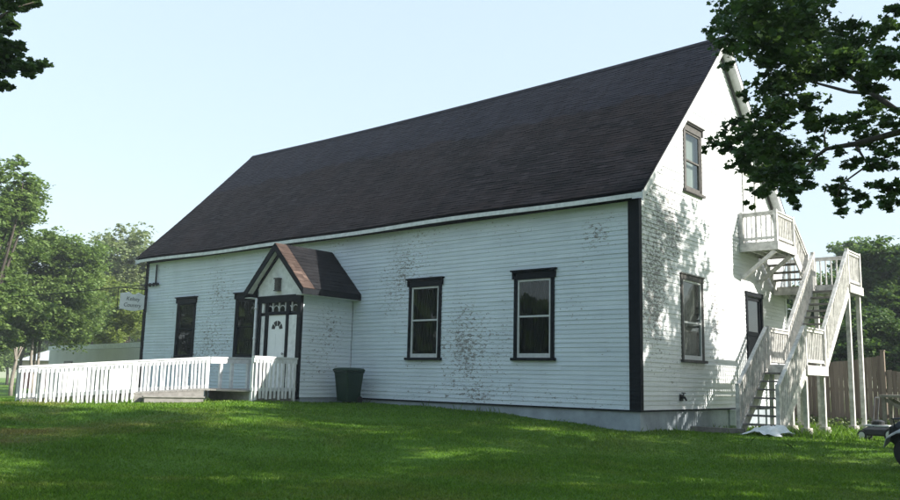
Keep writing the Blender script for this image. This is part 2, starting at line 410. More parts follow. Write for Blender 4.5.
# ================================================================== THE HALL
L, W, HE = 20.27, 9.263, 4.715
EX = .104
hall = thing('clapboard_hall', 'long white clapboard hall with peeling paint, black trim and steep dark roof', 'hall', (-10, 4, -.45))
def ridge(x):
    return float(np.interp(x, [-21, -20.5, -16, -13, -9, -5, -2.3, -.5, .4], [9.80, 9.80, 9.745, 9.735, 9.76, 9.81, 9.86, 9.90, 9.92]))
YE = -.339                                    # eave edge
def eave(x): return 4.752 + .016*math.sin(x*.9) - .016*math.sin(x*.37)
def siding(name, mat, parent, P, zbot, zlen, span, openings, seed):
    """clapboards: P(u, z, out) -> point; span(z) -> (u0, u1); openings (u0, u1, z0, z1)"""
    rr = random.Random(seed); m = MB(); k = 0
    while k*EX < zlen - 1e-6:
        z0 = zbot+k*EX; z1 = min(z0+EX, zbot+zlen); zc = (z0+z1)/2
        (a0, a1), (b0, b1) = span(z0), span(z1)
        if a1-a0 < .05: break
        cuts = [(-1e9, 'L')]
        iv = [(a0, a1, b0, b1)]
        for o in openings:
            if o[2] < zc < o[3]:
                nv = []
                for q in iv:
                    if o[0] >= q[1] or o[1] <= q[0]: nv.append(q); continue
                    if o[0] > q[0]: nv.append((q[0], o[0], q[2], o[0]))
                    if o[1] < q[1]: nv.append((o[1], q[1], o[1], q[3]))
                iv = nv
        for q in iv:
            u = q[0]; first = True
            while u < q[1]-1e-4:
                e = min(q[1], u + rr.uniform(1.6, 4.2)*(0.5 if first else 1))
                if q[1]-e < .4: e = q[1]
                ub0, ub1 = (q[2] if first else u), (q[3] if e == q[1] else e)
                if first: ub0 = q[2]
                g = .0012 if e < q[1] else 0
                j = rr.uniform(-.004, .004); jz = rr.uniform(-.004, .004)
                o = .0165 + j
                m.quad(P(u, z0+jz, o), P(e-g, z0+jz, o), P(max(ub1-g, ub0), z1+.008, .004), P(ub0, z1+.008, .004))
                m.quad(P(u, z0+jz, .0), P(e-g, z0+jz, .0), P(e-g, z0+jz, o), P(u, z0+jz, o))
                u = e; first = False
        k += 1
    return m.build(name, mat, parent)
# --- openings
WZ0, WZ1 = 1.13, 2.985                        # street windows: sash opening
FW = [-2.755, -6.245, -14.02, -17.47]
front_open = [(c-.48, c+.48, WZ0, WZ1) for c in FW] + [(-10.95, -9.01, -.2, 3.2)]
siding('front_wall', M['siding_street_shaded'], hall, lambda u, z, o: (u, -o, z), 0, HE, lambda z: (-L, 0), front_open, 1)
sl = (ridge(0)-.10-HE)/(W/2)
def gspan(z):
    if z <= HE: return (0, W)
    d = (z-HE)/sl; return (d, W-d)
g_open = [(2.14, 3.18, 1.16, 3.06), (2.43, 3.27, 5.30, 6.80), (6.16, 7.2, .98, 3.03), (6.16, 7.0, 4.42, 6.45)]
siding('gable_wall', M['siding_gable_sunlit'], hall, lambda u, z, o: (o, u, z), 0, ridge(0)-.1, gspan, g_open, 2)
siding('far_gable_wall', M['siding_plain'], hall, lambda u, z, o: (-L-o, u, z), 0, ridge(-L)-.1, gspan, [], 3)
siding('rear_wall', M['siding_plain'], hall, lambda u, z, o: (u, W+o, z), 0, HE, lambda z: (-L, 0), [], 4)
# foundation, floor inside
f = MB()
f.box(-L+.01, -.012, .012, .25, -1.2, -.03); f.box(-.25, -.013, .25, W-.25, -1.2, -.03); f.box(-L+.01, -.012, W-.25, W-.012, -1.2, -.03); f.box(-L+.012, -L+.25, .25, W-.25, -1.2, -.03)
f.build('foundation', M['grey_wall'], hall)
w = MB(); w.box(-L, .03, -.032, .0, -.034, 0.0); w.box(0, .032, .0, W, -.034, 0.0)
w.build('water_table', M['black'], hall)
fl = box(-L+.02, -.02, .02, W-.02, -.02, .10); fl.box(-L+.02, -.02, .02, W-.02, 4.30, 4.40)
fl.build('inner_floor', M['interior'], hall)
# roof as courses of shingles
def roof_pt(x, s, lift=0.0):
    """s: 0 at eave, 1 at ridge on the street slope"""
    ze, zr = eave(x), ridge(x); y = YE + (W/2-YE)*s; z = ze+(zr-ze)*s - .045*math.sin(math.pi*s)*(.6+.6*math.sin(x*.5)) + .007*math.sin(x*2.3+s*5)*math.sin(math.pi*s)
    return (x, y - lift*.707, z + lift*.707)
XR0, XR1 = -20.58, .302
def shingle_roof(name, mat, pt, x0, x1, rows, tilew, seed, parent, mirror=None):
    rr = random.Random(seed); m = MB()
    for k in range(rows):
        s0, s1 = k/rows, min(1.0, (k+1.25)/rows)
        x = x0 - rr.uniform(0, tilew)
        while x < x1:
            e = x + tilew*rr.uniform(.8, 1.25); a, b = max(x, x0), min(e, x1)
            if b-a > .01:
                j = rr.uniform(-.15, .14)/rows if k else 0; t = .010 + rr.uniform(-.004, .005)
                q = [pt(a, s0+j, t), pt(b-.004, s0+j, t), pt(b-.004, s1, .002), pt(a, s1, .002), pt(a, s0+j, -.002), pt(b-.004, s0+j, -.002)]
                if mirror: q = [mirror(p) for p in q]
                n = len(m.v); m.v += q; m.f += [(n, n+1, n+2, n+3), (n+4, n+5, n+1, n)]
            x = e
    return m.build(name, mat, parent)
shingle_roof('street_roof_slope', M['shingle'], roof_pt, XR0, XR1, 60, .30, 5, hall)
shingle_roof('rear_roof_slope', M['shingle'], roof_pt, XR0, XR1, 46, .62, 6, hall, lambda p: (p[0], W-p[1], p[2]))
# boarding under the shingles, ridge cap, fascia, rakes
mb = MB(); xs = np.linspace(XR0+.01, XR1-.004, 24)
for sgn in (0, 1):
    fy = (lambda p: p) if not sgn else (lambda p: (p[0], W-p[1], p[2]))
    for i in range(len(xs)-1):
        for s0, s1 in ((.003, .34), (.34, .67), (.67, .997)):
            q = [roof_pt(xs[i], s0, -.03), roof_pt(xs[i+1], s0, -.03), roof_pt(xs[i+1], s1, -.03), roof_pt(xs[i], s1, -.03)]
            mb.quad(*[fy(p) for p in q]); mb.quad(*[fy((p[0], p[1], p[2]-.055)) for p in q])
    for xx in (xs[0], xs[-1]):
        for s0, s1 in ((.003,.34),(.34,.67),(.67,.997)):
            a, b = roof_pt(xx, s0, -.004), roof_pt(xx, s1, -.004)
            mb.quad(*[fy(p) for p in (a, b, (b[0],b[1],b[2]-.055), (a[0],a[1],a[2]-.055))])
mb.build('roof_deck', M['black'], hall)
mb = MB()
for i in range(len(xs)-1):
    a, b = xs[i], xs[i+1]
    for sg in (-1, 1):
        mb.quad((a, W/2, ridge(a)+.028), (b, W/2, ridge(b)+.028), (b, W/2+sg*.13, ridge(b)-.10), (a, W/2+sg*.13, ridge(a)-.10))
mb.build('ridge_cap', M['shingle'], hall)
mb = MB(); mb2 = MB()
for i in range(len(xs)-1):
    a, b = xs[i], xs[i+1]
    za, zb = eave(a)-.068, eave(b)-.068
    mb.prism([(a, YE+.018, za), (a, YE+.018, za-.10), (a, YE+.045, za-.10), (a, YE+.045, za)], (b-a, 0, zb-za))
    mb2.prism([(a, W-YE-.045, za), (a, W-YE-.045, za-.10), (a, W-YE-.018, za-.10), (a, W-YE-.018, za)], (b-a, 0, zb-za))
mb.build('eave_fascia', M['white'], hall); mb2.build('eave_fascia', M['white'], hall)
mb = box(XR0+.05, XR1-.05, YE+.046, -.0245, HE-.055, HE-.03); mb.box(XR0+.05, XR1-.05, W+.025, W-YE-.046, HE-.055, HE-.03)
mb.box(-L, -.001, -.030, -.0025, HE-.13, HE-.056)  # black strip on the wall: shade under the eave built as geometry
mb.build('eave_soffit_and_shade', M['black'], hall)
def rake(x0, x1, name):
    m = MB(); sx = 1 if x1 > -1 else -1
    for sg in (0, 1):
        fy = (lambda y: y) if not sg else (lambda y: W-y)
        n = 8
        for i in range(n):
            a, b = roof_pt(x1, max(.0, i/n)), roof_pt(x1, (i+1)/n)
            za, zb = a[2]-.062, b[2]-.062; ya, yb = fy(a[1]), fy(b[1])
            m.prism([(x0, ya, za), (x0, ya, za-.21), (x0, yb, zb-.21), (x0, yb, zb)], (x1-x0, 0, 0))
    return m.build(name, M['white'], hall)
rake(.268, .296, 'rake_board'); rake(-20.575, -20.547, 'rake_board')
mk = MB()
for xa, xb in ((.026, .267), (-20.546, -20.295)):
    m = MB()
    for sg in (0, 1):
        fy = (lambda y: y) if not sg else (lambda y: W-y)
        for i in range(8):
            a, b = roof_pt(xa, i/8), roof_pt(xa, (i+1)/8)
            m.quad((xa, fy(a[1]), a[2]-.20), (xb, fy(a[1]), a[2]-.20), (xb, fy(b[1]), b[2]-.20), (xa, fy(b[1]), b[2]-.20))
    m.build('rake_soffit', M['white'], hall)
for sg in (0, 1):
    fy = (lambda y: y) if not sg else (lambda y: W-y)
    a, b = roof_pt(0, .085), roof_pt(0, .985)
    if sg: mk.prism([(.027, fy(a[1]), a[2]-.22), (.027, fy(a[1]), a[2]-.40), (.027, fy(b[1]), b[2]-.40), (.027, fy(b[1]), b[2]-.22)], (.02, 0, 0))
mk.build('rake_strip', M['worn_black'], hall)  # dark strip on the wall below the rear rake only
# corner boards
for (xa, xb, ya, yb) in ((-.235, .0, -.036, -.0005), (-L-.036, -L+.14, -.037, -.001)):
    box(xa, xb, ya, yb, -.03, HE-.01).build('corner_board', M['black'], hall)
box(.0005, .037, -.0365, .09, -.03, HE-.02).build('corner_board', M['black'], hall)
box(.0005, .036, W-.1, W+.03, -.03, HE-.02).build('corner_board', M['white'], hall)
# --- windows
def window(P, u, z0, z1, hw, crown, sashm, trimm, side, back=None, sillout=.06, rail=.5, casw=.10):
    """P(u,z,out): wall plane; sash opening half width hw"""
    def bx(m, u0, u1, a, b, o0, o1):
        p = [P(u0, a, o0), P(u1, a, o0), P(u1, b, o0), P(u0, b, o0)]
        d = np.array(P(u0, a, o1))-np.array(P(u0, a, o0)); m.prism(p, d)
    fr = MB(); c = casw
    bx(fr, u-hw-c, u-hw, z0-.02, z1, -.02, .040); bx(fr, u+hw, u+hw+c, z0-.02, z1, -.02, .040)
    bx(fr, u-hw-c-.05, u+hw+c+.05, z0-.085, z0-.02, -.02, .04+sillout)
    if crown:
        bx(fr, u-hw-c, u+hw+c, z1, z1+.17, -.02, .045); bx(fr, u-hw-c-.035, u+hw+c+.035, z1+.17, z1+.20, -.02, .085); bx(fr, u-hw-c-.075, u+hw+c+.075, z1+.20, z1+.235, -.02, .115)
        for e in (-1, 1): bx(fr, u+e*(hw+c+.012)-.03, u+e*(hw+c+.012)+.03, z1+.02, z1+.17, -.02, .072)
    else:
        bx(fr, u-hw-c-.02, u+hw+c+.02, z1, z1+.12, -.02, .045); bx(fr, u-hw-c-.04, u+hw+c+.04, z1+.12, z1+.145, -.02, .07)
    # reveal
    bx(fr, u-hw-.02, u-hw-.001, z0-.02, z1, -.16, -.021); bx(fr, u+hw+.001, u+hw+.02, z0-.02, z1, -.16, -.021)
    bx(fr, u-hw-.02, u+hw+.02, z1+.001, z1+.02, -.16, -.021); bx(fr, u-hw-.02, u+hw+.02, z0-.05, z0-.021, -.16, -.021)
    fo = fr.build('window', trimm, hall, bevel=.004)
    s = MB(); zm = z0+(z1-z0)*rail; st = .048
    bx(s, u-hw, u-hw+st, z0-.018, z1, -.035, .022); bx(s, u+hw-st, u+hw, z0-.018, z1, -.035, .022)
    bx(s, u-hw+st, u+hw-st, z1-.05, z1, -.035, .021); bx(s, u-hw+st, u+hw-st, z0-.018, z0+.085, -.035, .021); bx(s, u-hw+st, u+hw-st, zm-.022, zm+.022, -.035, .021)
    so = s.build('sash', sashm, None, bevel=.003); put(so, fo)
    g = MB(); g.quad(P(u-hw+st, z0+.085, -.008), P(u+hw-st, z0+.085, -.008), P(u+hw-st, zm-.022, -.008), P(u-hw+st, zm-.022, -.008))
    g.quad(P(u-hw+st, zm+.022, .004), P(u+hw-st, zm+.022, .004), P(u+hw-st, z1-.05, .004), P(u-hw+st, z1-.05, .004))
    go = g.build('pane', M['glass'], None); put(go, fo)
    if back:
        kind, mat = back; b = MB(); n = 22
        for i in range(n):
            ua, ub = u-hw+2*hw*i/n, u-hw+2*hw*(i+1)/n; oa, ob = -.11-.02*(i % 2), -.11-.02*((i+1) % 2)
            zlo, zhi = kind
            b.quad(P(ua, z0+(z1-z0)*zlo, oa), P(ub, z0+(z1-z0)*zlo, ob), P(ub, z0+(z1-z0)*zhi, ob), P(ua, z0+(z1-z0)*zhi, oa))
        bo = b.build('curtain', mat, None); put(bo, fo)
    return fo
PF = lambda u, z, o: (u, -o, z)
PG = lambda u, z, o: (o, u, z)
M['sash_grey'] = plain('grey white sash paint', (.50,.51,.52), .5, .15, 9)
for i, c in enumerate(FW):
    window(PF, c, WZ0, WZ1, .48, True, M['sash_grey'] if i < 2 else M['black'], M['black'], 0, ((0,1), M['dark_backing']), rail=.52)  # dark sheet behind each street pane stands in for room shade
w = window(PG, 2.66, 1.17, 3.05, .52, False, M['sash_grey'], M['worn_black'], 1, ((0,1), M['blind']), rail=.46)
w['label'] = 'tall gable window with a grey blind and worn trim'
w = window(PG, 2.85, 5.31, 6.79, .42, True, M['worn_black'], M['worn_black'], 1, ((.0,.98), M['curtain']), rail=.5)
w['label'] = 'upper gable window with pale curtain and grey crown'
# --- gable doors
def gable_door(y0, y1, z0, z1, leafm, framem, glazed):
    f = MB(); c = .10
    f.prism([PG(y0-c, z0, -.02), PG(y0, z0, -.02), PG(y0, z1, -.02), PG(y0-c, z1, -.02)], (.065, 0, 0))
    f.prism([PG(y1, z0, -.02), PG(y1+c, z0, -.02), PG(y1+c, z1, -.02), PG(y1, z1, -.02)], (.065, 0, 0))
    f.prism([PG(y0-c-.03, z1, -.02), PG(y1+c+.03, z1, -.02), PG(y1+c+.03, z1+.12, -.02), PG(y0-c-.03, z1+.12, -.02)], (.075, 0, 0))
    f.prism([PG(y0-.03, z0-.05, -.02), PG(y1+.03, z0-.05, -.02), PG(y1+.03, z0, -.02), PG(y0-.03, z0, -.02)], (.09, 0, 0))
    d = f.build('side_door', framem, hall, bevel=.004)
    l = MB(); s = .11
    def bx(a, b, c_, d_, o0=-.045, o1=.0): l.prism([PG(a, c_, o0), PG(b, c_, o0), PG(b, d_, o0), PG(a, d_, o0)], (o1-o0, 0, 0))
    if glazed:
        zm = z0+.95
        bx(y0, y0+s, z0, z1); bx(y1-s, y1, z0, z1); bx(y0+s, y1-s, z1-s, z1); bx(y0+s, y1-s, z0, z0+.2); bx(y0+s, y1-s, zm, zm+s); bx(y0+s, y1-s, z0+.2, zm, -.045, -.018)
    else:
        bx(y0, y1, z0, z1)
        for a in (z0+.18, z0+1.15):
            bx(y0+.13, (y0+y1)/2-.05, a, a+.8, 0, .008); bx((y0+y1)/2+.05, y1-.13, a, a+.8, 0, .008)
    lo = l.build('door_leaf', leafm, None, bevel=.003); put(lo, d)
    if glazed:
        g = MB(); g.quad(PG(y0+s, zm+s, -.02), PG(y1-s, zm+s, -.02), PG(y1-s, z1-s, -.02), PG(y0+s, z1-s, -.02)); go = g.build('pane', M['glass'], None); put(go, d)
    k = MB().lathe((.0, y1-.08, z0+1.0), (1,0,0), [(.012,0),(.012,.03),(.03,.035),(.032,.055),(.02,.07)], 12); ko = k.build('handle', M['steel'], None, smooth=True); put(ko, d)
    return d
gd = gable_door(6.17, 7.18, .99, 3.02, M['black'], M['black'], True); gd['label'] = 'dark glazed lower side door'
gd = gable_door(6.17, 6.98, 4.43, 6.44, M['door_white'], M['weathered_white'], False); gd['label'] = 'white upper side door opening on the deck'
# --- small fixtures
mb = MB(); mb.tube([(.02, 1.94, .28), (.12, 1.94, .27), (.16, 1.94, .20)], [.03, .03, .022], 8); mb.lathe((.09,1.94,.31), (0,0,1), [(.012,0),(.012,.05),(.05,.055),(.05,.075)], 10)
mb.box(.022,.05,1.87,2.01,.19,.34)
mb.build('wall_tap', M['black_plastic'], hall)
mb = box(.0, .16, 4.80, 5.22, -.44, -.06); mb.box(.0, .19, 4.77, 5.25, -.06, -.03)
b_ = mb.build('utility_box', M['white'], hall, bevel=.01)
k = MB().lathe((.16, 5.05, -.2), (1,0,0), [(.075,0),(.075,.03),(.055,.04)], 16).build('dial', M['black_plastic'], None); put(k, b_)
mb = MB(); mb.tube([(-19.52,-.07,4.50),(-19.52,-.07,3.80)], .028, 8); mb.tube([(-19.52,-.07,3.86),(-19.45,-.12,3.78),(-19.36,-.10,3.72)], .03, 8)
mb.bar((-20.25,-.09,3.77), (-19.3,-.09,3.77), .05, .06); 
for xx in (-20.15,-19.85,-19.6): mb.lathe((xx,-.10,3.70), (0,0,1), [(.03,0),(.045,.03),(.03,.06),(.045,.09),(.025,.13)], 10)
mb.bar((-20.13,-.06,3.62), (-20.13,-.06,2.78), .07, .05, (1,0,0))
mb.build('service_mast', M['black'], hall)
# --- porch (part of the hall)
PX0, PX1, PY, PR, PZ = -10.93, -9.03, -1.90, 4.20, 2.88     # walls, front, ridge, eave
PC = -9.98; PEL, PER = -11.28, -8.68; PYF = -2.15
floorz = .20
porch = box(PX0+.02, PX1-.02, PY+.12, -.04, -1.0, floorz-.005).build('porch', M['grey_wall'], hall)
def pz(x): return PR - (PR-PZ)*abs(x-PC)/(PER-PC)
s_ = siding('side_wall', M['siding_plain'], None, lambda u, z, o: (PX1+o, u, z), 0, 3.0, lambda z: (PY, -.02), [], 12); put(s_, porch)
s_ = siding('side_wall', M['siding_plain'], None, lambda u, z, o: (PX0-o, u, z), 0, 3.0, lambda z: (PY, -.02), [], 13); put(s_, porch)
# roof of the porch
def p_pt(side):
    def f(y, s, lift=0.0):
        xe = PER if side > 0 else PEL; x = xe + (PC-xe)*s; z = PZ+(PR-PZ)*s
        return (x + lift*.707*side, y, z + lift*.707)
    return f
pr = shingle_roof('porch_roof', M['shingle_brown'], p_pt(1), PYF, -1.745, 13, .30, 21, None); put(pr, porch); pr['label'] = 'brown shingled front strip of the porch roof'
pr2 = shingle_roof('porch_roof', M['felt'], p_pt(1), -1.74, -.03, 13, .9, 22, None); put(pr2, porch); pr2['label'] = 'black rear part of the porch roof'
pr3 = shingle_roof('porch_roof', M['felt'], p_pt(-1), PYF, -.03, 13, .30, 23, None); put(pr3, porch)
mb = MB()
for side in (1, -1):
    f_ = p_pt(side); a0, a1 = f_(PYF, .002, -.006), f_(PYF, .998, -.006)
    mb.prism([a0, a1, (a1[0], a1[1], a1[2]-.05), (a0[0], a0[1], a0[2]-.07)], (0, -PYF-.03, 0))
    xe = PER if side > 0 else PEL
    mb.box(*(sorted((xe-side*.001, xe-side*.03))), PYF, -.03, PZ-.16, PZ-.055)
po = mb.build('roof_frame', M['black'], None); put(po, porch)
# barge boards, white soffits, pediment
mb = MB(); ms = MB(); mf = MB(); mp = MB()
for side in (1, -1):
    f_ = p_pt(side); a, b = f_(PYF+.002, .0, -.04), f_(PYF+.002, 1.0, -.04)
    mb.prism([a, b, (b[0], b[1], b[2]-.17), (a[0], a[1], a[2]-.13)], (0, .028, 0))
    a, b = f_(PYF+.03, .03, -.085), f_(PYF+.03, .99, -.085)
    ms.prism([a, b, (b[0], b[1], b[2]-.012), (a[0], a[1], a[2]-.012)], (0, -PYF+PY-.031, 0))
    xw = PX1 if side > 0 else PX0
    zt = pz(xw)-.13
    mf.prism([(xw, PY-.002, zt), (PC, PY-.002, PR-.13), (PC, PY-.002, PR-.27), (xw, PY-.002, zt-.10)], (0, -.03, 0))
    # closing soffit beneath the eave
    ms.box(*sorted((xw+side*.03, (PER if side > 0 else PEL)-side*.035)), PYF+.03, -.03, PZ-.17, PZ-.155)
mp.prism([(PX0+.03, PY, 2.76), (PX1-.03, PY, 2.76), (PX1-.03, PY, pz(PX1)-.15), (PC, PY, PR-.15), (PX0+.03, PY, pz(PX0)-.15)], (0, .04, 0))
for m_, nm, mt in ((mb, 'barge_board', M['black']), (ms, 'soffit', M['white']), (mf, 'gable_trim', M['black']), (mp, 'pediment', M['white'])):
    o = m_.build(nm, mt, None); put(o, porch)
# front wall frame: black beam, black corners, white jambs
mb = MB(); mb.box(PX0, PX1+.024, PY-.035, PY+.06, 2.56, 2.755); mb.box(PX1-.13, PX1+.0245, PY-.03, PY+.06, -.05, 2.56); mb.box(PX0+.06, PX0+.19, PY-.03, PY+.06, floorz, 2.56)
DX0, DX1, DZ = -10.44, -9.66, 2.22
mb.box(DX0-.13, DX0, PY-.0, PY+.09, floorz, 2.56-.001); mb.box(DX1, DX1+.13, PY-.0, PY+.09, floorz, 2.56-.001); mb.box(DX0-.001, DX1+.001, PY+.001, PY+.09, DZ, DZ+.09)
mb.box(PX0+.19, PX1-.13, PY+.03, PY+.08, DZ+.0, DZ+.07)
o = mb.build('door_frame', M['black'], None, bevel=.004); put(o, porch)
for q_ in ((PX0+.191, DX0-.131, PY+.01, PY+.05, floorz, DZ-.02), (DX1+.131, PX1-.131, PY+.01, PY+.05, floorz, DZ-.02), (PX0+.191, PX0+.30, PY+.005, PY+.05, DZ+.07, 2.555)):
    o = box(*q_).build('white_panel', M['white'], None); put(o, porch)
mb = MB(); n_ = 5
for i in range(n_+1):
    xx = DX0-.10+(PX1-.14-DX0+.10)*i/n_; mb.box(xx-.018, xx+.018, PY+.02, PY+.055, DZ+.09, 2.555)
for i in range(n_):                      # low arches in the transom lights
    x0 = DX0-.10+(PX1-.14-DX0+.10)*i/n_; x1 = DX0-.10+(PX1-.14-DX0+.10)*(i+1)/n_; c = (x0+x1)/2; r = (x1-x0)/2
    for k in range(6):
        a, b = math.pi*k/6, math.pi*(k+1)/6
        mb.bar((c+r*math.cos(a), PY+.037, DZ+.10+.16*math.sin(a)), (c+r*math.cos(b), PY+.037, DZ+.10+.16*math.sin(b)), .02, .022, (0,1,0))
o = mb.build('transom', M['sash_grey'], None); put(o, porch)
mb = MB(); mb.quad((PX0+.2, PY+.06, DZ+.07), (PX1-.13, PY+.06, DZ+.07), (PX1-.13, PY+.06, 2.56), (PX0+.2, PY+.06, 2.56)); o = mb.build('pane', M['glass'], None); put(o, porch)
mb = box(PX0+.02, PX1-.02, PY+.2, PY+.22, floorz, 2.9); o = mb.build('inner_wall', M['interior'], None); put(o, porch)
mb = box(DX0+.004, DX1-.004, PY+.035, PY+.075, floorz+.02, DZ-.004)
for (a, b, c, d) in ((.10,.35,.14,.66),(.43,.68,.14,.66),(.10,.35,.76,1.50),(.43,.68,.76,1.50)):
    for e in (0, .03):
        mb.box(DX0+a+e, DX0+b-e, PY+.027+e*.1, PY+.036, floorz+c+e, floorz+d-e)
o = mb.build('front_door', M['door_white'], None, bevel=.006); put(o, porch)
mb = MB(); cx, cz = (DX0+DX1)/2, floorz+1.62
for k in range(4):                        # fan of four little lights, dark, with white bars between
    a0, a1 = math.pi*(k+.07)/4, math.pi*(k+.93)/4
    pts = [(cx+.24*math.cos(a0+(a1-a0)*i/4), PY+.0335, cz+.24*math.sin(a0+(a1-a0)*i/4)) for i in range(5)] + [(cx+.10*math.cos(a1), PY+.0335, cz+.10*math.sin(a1)), (cx+.10*math.cos(a0), PY+.0335, cz+.10*math.sin(a0))]
    mb.prism(pts, (0, .004, 0))
o = mb.build('fanlight', M['black_plastic'], None); put(o, porch)
o = MB().lathe((DX1-.07, PY+.035, floorz+.95), (0,-1,0), [(.012,0),(.012,.03),(.03,.035),(.032,.055),(.02,.07)], 12).build('handle', M['steel'], None, smooth=True); put(o, porch)
mb = box(-10.09, -9.93, PY-.10, PY-.001, 2.90, 3.20); mb.box(-10.11, -9.91, PY-.13, PY-.001, 3.20, 3.235); mb.box(-10.11, -9.91, PY-.12, PY-.001, 2.87, 2.90)
for k in range(4): mb.box(-10.08, -9.94, PY-.115, PY-.10, 2.93+k*.07, 2.965+k*.07)
o = mb.build('wall_lantern', M['worn_black'], None); put(o, porch)
mb = MB(); mb.tube([(-10.90, PY-.075, 2.70), (-10.90, PY-.075, .15)], .035, 8)
for zz in (1.55, 2.4): mb.lathe((-10.90, PY-.075, zz), (0,0,1), [(.045,0),(.045,.05)], 10)
o = mb.build('downpipe', M['white'], None, smooth=True); put(o, porch)

# ================================================================== OUTSIDE STAIR
stair = thing('outside_staircase', 'white wooden outside staircase with decks against the sunny gable', 'staircase', (1.2, 6, -.55))
WW, GT, DT = M['weathered_white'], M['grey_timber'], M['deck_timber']
def boards_y(m, x0, x1, y0, y1, z, t=.035, n=None):
    n = n or max(1, round((y1-y0)/.145)); s = (y1-y0)/n
    for i in range(n): m.box(x0, x1, y0+i*s+.004, y0+(i+1)*s-.004, z-t, z)
def deck(name, x0, x1, y0, y1, z, fh=.24):
    m = MB(); boards_y(m, x0, x1, y0, y1, z); o = m.build(name, DT, stair)
    f = MB(); e = .0025
    f.box(x0+e, x1-e, y0-.036, y0-.001, z-fh, z-.012); f.box(x0+e, x1-e, y1+.001, y1+.036, z-fh, z-.012); f.box(x1+.001, x1+.036, y0-.036, y1+.036, z-fh+.002, z-.01); f.box(x0-.036, x0-.001, y0-.03, y1+.03, z-fh+.002, z-.01)
    for k in range(1, 4): xx = x0+(x1-x0)*k/4; f.box(xx-.02, xx+.02, y0, y1, z-fh+.02, z-.037)
    fo = f.build('fascia', WW, None); put(fo, o); return o
POSTS = []
def railing(a, b, h=.92, name='railing', sp=.125, bw=.034, posts=True, low=.10):
    a = np.array(a, float); b = np.array(b, float); d = b-a; hl = math.hypot(d[0], d[1]); m = MB(); up = np.array([0,0,1.0])
    m.bar(a+up*h, b+up*h, .09, .038); m.bar(a+up*(h-.055), b+up*(h-.055), .036, .07); m.bar(a+up*low, b+up*low, .036, .07)
    n = max(2, round(hl/sp))
    rr = random.Random(int(abs(a[0]*31+a[1]*17+a[2]*7)*100))
    nrm = np.array([-d[1], d[0], 0])/hl*.03
    for i in range(1, n):
        p = a+d*i/n + nrm; j = rr.uniform(-.006,.006)
        m.bar(p+up*(low-.05), p+up*(h-.03)+np.array([j,j,0]), bw, bw, (0,1,0))
    if posts:
        for p in (a, b):
            if any(abs(p[0]-q[0]) < .08 and abs(p[1]-q[1]) < .08 and abs(p[2]-q[2]) < .3 for q in POSTS): continue
            POSTS.append(tuple(p)); m.bar(p-up*.16, p+up*(h+.05), .088, .088, (0,1,0))
    return m.build(name, WW, stair)
def flight(x0, x1, y_hi, z_hi, y_lo, z_lo, n):
    """n risers between two levels"""
    run = (y_lo-y_hi)/n; rise = (z_hi-z_lo)/n
    o = bpy.data.objects.new('stair_flight', None); COL.objects.link(o); o.location = ((x0+x1)/2, y_lo, z_lo); put(o, stair)
    for x in (x0+.02, x1-.02):
        g = MB().bar((x, y_hi, z_hi-.16), (x, y_lo+run*.12, z_lo-.04), .042, .25).build('stringer', WW, None); put(g, o)
    for k in range(1, n):
        yy = y_hi+run*k; zz = z_hi-rise*k; ya, yb = sorted((yy-run*.5-.0, yy+run*.62))
        c = yy-run*.35
        t = box(x0+.045, x1-.045, min(c, c+run*1.12), max(c, c+run*1.12), zz-.042, zz).build('tread', GT, None); put(t, o)
    return o
def support(x, y, ztop, w=.11):
    g = gz(x, y); m = box(x-w/2, x+w/2, y-w/2, y+w/2, g+.10, ztop).build('support_post', WW, stair)
    f = MB().lathe((x, y, g-.3), (0,0,1), [(.15,0),(.15,.38),(.13,.46),(.02,.462)], 14).build('footing', M['concrete'], None); put(f, m)
XI, XO = 1.17, 2.10
ZU, ZM, ZL = 4.40, 3.44, 1.10
# upper deck
deck('upper_deck', .03, 1.03, 5.75, 7.12, ZU)
railing((.08, 5.77, ZU), (1.0, 5.77, ZU), .80, sp=.14, bw=.03); railing((1.0, 5.77, ZU), (1.0, 7.10, ZU), .80, sp=.11)
for yy in (5.80, 7.0): MB().bar((.06, yy, 3.45), (.96, yy, 4.14), .09, .10).build('deck_brace', WW, stair)
flight(.10, 1.02, 7.14, ZU, 8.22, ZM, 5)
railing((1.0, 7.12, ZU-.1), (1.0, 8.22, ZM), .86, sp=.11)
# middle landing
deck('middle_landing', .06, XO+.01, 8.22, 9.45, ZM)
railing((XO-.03, 8.24, ZM), (XO-.03, 9.42, ZM), .94, sp=.10); railing((.1, 9.42, ZM), (XO-.05, 9.42, ZM), .94, sp=.15)
for xx, yy in ((XO-.08, 8.30), (XO-.08, 9.36), (XI+.02, 8.30), (XI-.9, 9.36)): support(xx, yy, ZM-.24)
# main flight
flight(XI+.02, XO-.0, 8.20, ZM, 5.86, ZL, 12)
for xx in (XI, XO-.03): railing((xx, 8.2, ZM), (xx, 5.84, ZL+.04), .90, sp=.095, low=.04)
# lower landing
deck('lower_landing', XI, XO+.01, 4.32, 5.84, ZL)
railing((XO-.03, 4.36, ZL), (XO-.03, 5.80, ZL), .90, sp=.105); railing((XI+.03, 4.36, ZL), (XI+.03, 5.80, ZL), .90, sp=.105)
for xx, yy in ((XO-.07, 4.40), (XO-.07, 5.76), (XI+.07, 4.40), (XI+.07, 5.76)): support(xx, yy, ZL-.24, .10)
deck('door_platform', .05, XI-.08, 5.92, 7.35, .96, .2)
for xx, yy in ((XI-.14, 6.0), (XI-.14, 7.28)): support(xx, yy, .76, .09)
# bottom flight
zf = gz(1.6, 2.45)+.04
flight(XI+.02, XO-.0, 4.30, ZL, 2.45, zf, 8)
for xx in (XI, XO-.03): railing((xx, 4.3, ZL), (xx, 2.44, zf+.13), .90, sp=.095, low=.05)

